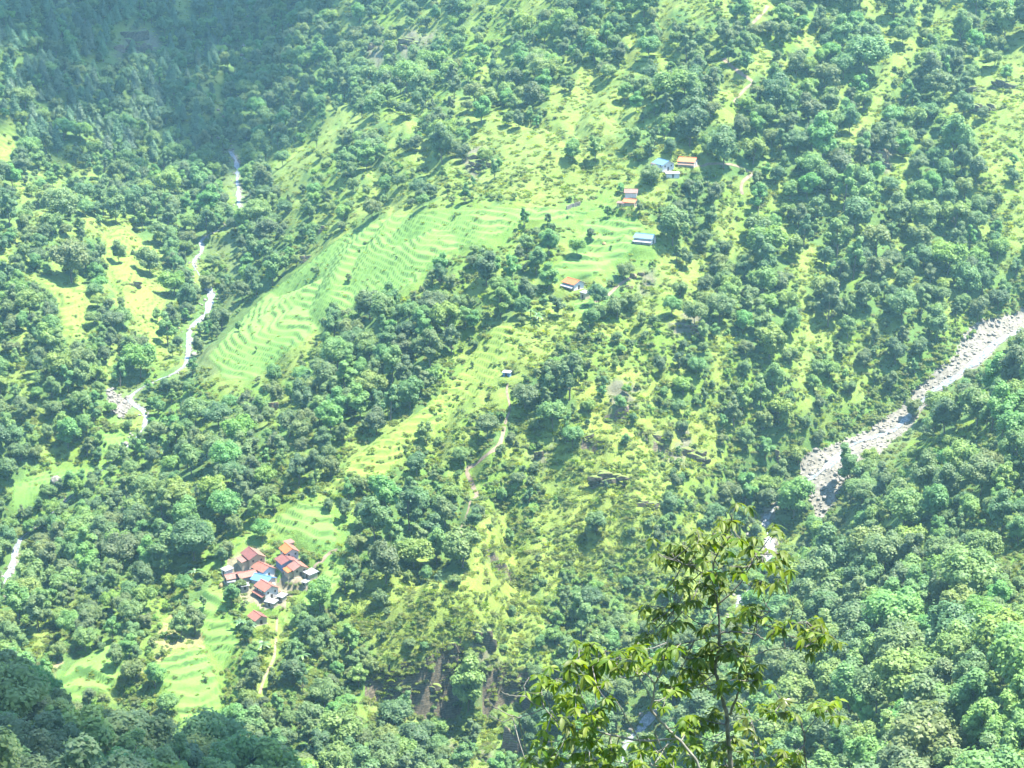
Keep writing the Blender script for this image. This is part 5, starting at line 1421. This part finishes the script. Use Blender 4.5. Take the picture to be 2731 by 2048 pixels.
leafy_tree("tall leafy tree with a dark straight trunk, closest to the viewer", "leafy_tree",
 [[(1440,1690,28),(1420,1500,25),(1415,1350,23),(1390,1250,21),(1360,1150,19),(1340,1080,17),(1370,900,15),(1365,750,13),(1350,650,11),(1330,560,9),(1330,450,7),(1400,300,5),(1440,200,4)],
  [(1430,1340,16),(1460,1260,13),(1490,1190,9),(1540,1120,5)], [(1362,690,9),(1440,620,8),(1510,540,7),(1560,450,6),(1580,400,4)], [(1360,712,7),(1300,712,5),(1250,710,4),(1200,690,3)],
  [(1365,815,8),(1300,810,7),(1240,800,6),(1160,740,5),(1100,700,3)], [(1368,870,9),(1330,872,7),(1280,890,6),(1220,905,4)], [(1368,860,10),(1430,850,9),(1500,855,8),(1590,865,8),(1640,910,6),(1690,850,6),(1780,800,5),(1880,790,4)],
  [(1690,850,5),(1740,830,5),(1790,780,5),(1810,700,4),(1780,620,3)], [(1590,865,6),(1600,830,5),(1590,780,4)], [(1510,560,6),(1600,590,5),(1640,690,5),(1670,730,4)], [(1350,960,7),(1450,990,6),(1560,1000,5),(1640,960,5),(1760,950,4),(1880,940,3)],
  [(1560,450,4),(1570,380,4),(1550,300,3)], [(1340,560,6),(1240,480,5),(1130,440,4),(1040,400,3)], [(1335,500,5),(1400,460,4),(1520,470,3)]],
 [(1440,170,80),(1390,190,50),(1330,270,90),(1250,280,60),(1200,290,70),(1160,320,50),(1440,280,90),(1500,310,60),(1560,290,70),(1690,260,60),(1010,390,70),(1060,350,40),(1100,420,60),(1170,400,60),(1230,380,80),(1330,430,90),(1280,460,60),(1300,490,80),(1380,480,60),(1480,470,60),(1560,440,60),
  (1620,420,80),(1700,380,70),(1760,390,40),(1620,550,80),(1700,580,60),(1750,480,60),(1110,570,70),(1060,600,50),(1190,560,70),(1150,650,60),(1300,590,60),(1370,600,60),(960,700,80),(990,780,80),(900,900,70),(1000,870,70),(1050,830,60),
  (1250,820,60),(1520,780,80),(1580,740,60),(1620,760,80),(1690,830,60),(1880,800,80),(1930,820,60),(1960,850,80),(1990,920,70),(1920,970,60),(2040,880,40),(1740,850,50),(1400,960,90),(1450,940,70),(1470,1000,90),(1520,1030,60),(1330,1000,80),(1230,1010,100),(1280,960,70),(1150,1000,90),(1100,960,70),(1240,1130,100),(1200,1080,80),(1330,930,80),
  (1060,1180,60),(1180,1190,60),(1200,1440,80),(1250,1360,80),(1330,1380,80),(1300,1480,90),(1280,1580,100),(1400,1620,90),(1500,1560,70),(1350,1560,80),(1450,1460,60),(1540,1100,70),(1470,1130,60),(1600,1130,60)], M["darkbark"], 30.0, 31, ((1470,1000),(1520,1030)))
leafy_tree("leafy tree with a pale crooked stem and bare hanging twigs, left of the dark trunk", "leafy_tree",
 [[(1260,1690,17),(1230,1600,16),(1120,1480,15),(1040,1400,14),(960,1310,14),(985,1220,12),(985,1150,10),(940,1100,8),(870,1060,5)], [(985,1160,11),(1010,1120,10),(1040,1030,8),(1065,910,7),(1070,850,4)], [(1040,1030,6),(1090,980,5),(1140,920,4)],
  [(940,1100,7),(850,1120,6),(780,1120,5),(750,1080,4)], [(1120,1480,12),(900,1500,11),(640,1440,10),(470,1420,9),(375,1350,8),(340,1300,7),(250,1340,6),(170,1360,6),(80,1320,5),(20,1280,4),(0,1240,3)], [(150,1358,5),(90,1385,4),(20,1350,3),(-8,1300,2)],
  [(340,1300,5),(270,1280,6),(230,1230,5),(150,1230,4),(80,1210,4),(70,1160,3)], [(230,1230,5),(215,1170,4),(245,1120,3)], [(375,1350,6),(360,1280,5),(345,1230,4)], [(640,1440,7),(560,1250,6),(520,1100,5),(540,1000,4)], [(900,1500,7),(760,1250,6),(640,1150,5),(620,1060,4)], [(980,1260,6),(860,1060,5),(780,1010,4),(700,970,3)],
  [(1120,1480,8),(1010,1560,7),(980,1640,6)], [(1060,1600,6),(1000,1480,6),(985,1400,4)]],
 [(540,960,80),(500,1020,70),(560,1020,50),(440,1090,80),(480,1070,50),(370,1150,80),(410,1130,50),(320,1210,70),(620,1080,80),(600,1150,80),(650,1180,60),(650,1030,60),(860,980,80),(950,1000,80),(780,1000,80),(1040,960,80),(690,960,60),(800,1050,60),(900,960,60),(450,1250,80),(420,1330,90),(520,1340,90),(640,1300,80),(580,1400,90),(480,1420,90),(660,1420,90),
  (420,1500,90),(520,1500,90),(300,1560,90),(350,1620,90),(250,1640,70),(480,1560,90),(580,1560,90),(700,1560,80),(600,1640,90),(720,1640,70),(640,1500,80),(400,1600,80),(1050,1240,80),(950,1480,90),(1050,1530,100),(900,1560,90),(1150,1540,90),(1050,1620,90),(960,1620,80),(1150,1400,60)], M["palebark"], 28.5, 32)
leafy_tree("thin young leafy tree with yellow-green shoots, right of the dark trunk", "leafy_tree",
 [[(1890,1690,10),(1870,1560,9),(1870,1450,9),(1840,1360,6),(1780,1320,5),(1720,1290,4)], [(1870,1450,6),(1920,1380,5),(2000,1320,4),(2060,1300,3)], [(1875,1560,6),(1800,1590,5),(1700,1600,4)], [(1840,1360,4),(1700,1340,4),(1600,1370,3),(1550,1390,3)]],
 [(1720,1230,80),(1690,1290,60),(1540,1310,60),(1550,1390,60),(1790,1350,60),(2010,1300,80),(2060,1300,60),(1960,1290,50),(1700,1580,80),(1640,1620,80),(1780,1620,80),(1740,1600,60)], M["darkbark"], 31.5, 33, ((1720,1230),(1690,1290),(1540,1310),(1550,1390)))
# ------------------------------------------------------------------ clouds overhead, out of view: the second is added only to darken
m, nt, ns, ln = mat_nodes("cloud_white"); M["cloud"] = finish(m, nt, (.85, .85, .86), 1.0, 0.0)
def cloud(name, outline, fringe, seed, H=2300.0, cover=1.0, k_=1.0):
    """low lumpy cumulus whose shadow falls on the outlined ground; its ragged rim lets part of the sun through"""
    r = np.random.default_rng(seed); T = Tris(); P = np.array(outline, float)
    n = 2600
    lo, hi = P.min(0) - fringe, P.max(0) + fringe
    x, y = r.uniform(lo[0], hi[0], n), r.uniform(lo[1], hi[1], n)
    d, _ = dist_poly(P, x, y, True); ins = inside(outline, x, y)
    sd = np.where(ins, d, -d)
    dens = sstep(-fringe, fringe * .7, sd) * cover
    hb = Hash(40.0); k = 0
    for i in range(n):
        if r.random() > dens[i]: continue
        rad = k_ * (r.uniform(10, 17) + 16 * sstep(0, fringe, sd[i]))
        if not hb.ok(x[i], y[i], rad * .95): continue
        hb.put(x[i], y[i], rad * .95)
        z = float(height(x[i], y[i])); c = Vector((x[i], y[i], z)) + SUN_DIR * (H / SUN_DIR.z)
        blob(T, np.array(c) + np.array([0, 0, r.normal() * 18]), np.array([rad, rad, rad * .7]), r, .5, .3)
    o = link(bpy.data.objects.new(name, T.mesh(name, M["cloud"], True))); o["kind"] = "stuff"
    return o
def ground_outline(pts):
    p = np.array(pts, float); x, y, z, ok = hit(p[:, 0], p[:, 1], y0=290); return list(zip(x, y))
cloud("cloud", [(-420, 1180), (-240, 1330), (-215, 1260), (-195, 1330), (-170, 1440), (-40, 1460), (60, 1500), (60, 1750), (-420, 1750)], 90.0, 5)
cloud("cloud", [(-180, 280), (-30, 290), (-20, 470), (-180, 470)], 50.0, 9, cover=.36, k_=.5)  # unseen cloud added to dim the near left slope
# ------------------------------------------------------------------ the hazy air of the valley
zlo, zhi = float(Z.min()) - 1.0, max(float(Z.max()), 0.0) + 25.0
bm_v = [(x, y, z) for x in (-1510, 1510) for y in (-710, 3010) for z in (zlo, zhi)]
me = bpy.data.meshes.new("haze")
me.from_pydata(bm_v, [], [(0, 1, 3, 2), (4, 6, 7, 5), (0, 4, 5, 1), (2, 3, 7, 6), (0, 2, 6, 4), (1, 5, 7, 3)])
hz = link(bpy.data.objects.new("haze", me)); hz["kind"] = "stuff"
m, nt, ns, ln = mat_nodes("valley_haze")
pv = ns.new("ShaderNodeVolumePrincipled"); out = ns.new("ShaderNodeOutputMaterial")
pv.inputs["Color"].default_value = (.42, .84, .97, 1); pv.inputs["Density"].default_value = HAZE
pv.inputs["Anisotropy"].default_value = .1
ln.new(pv.outputs[0], out.inputs["Volume"]); me.materials.append(m)
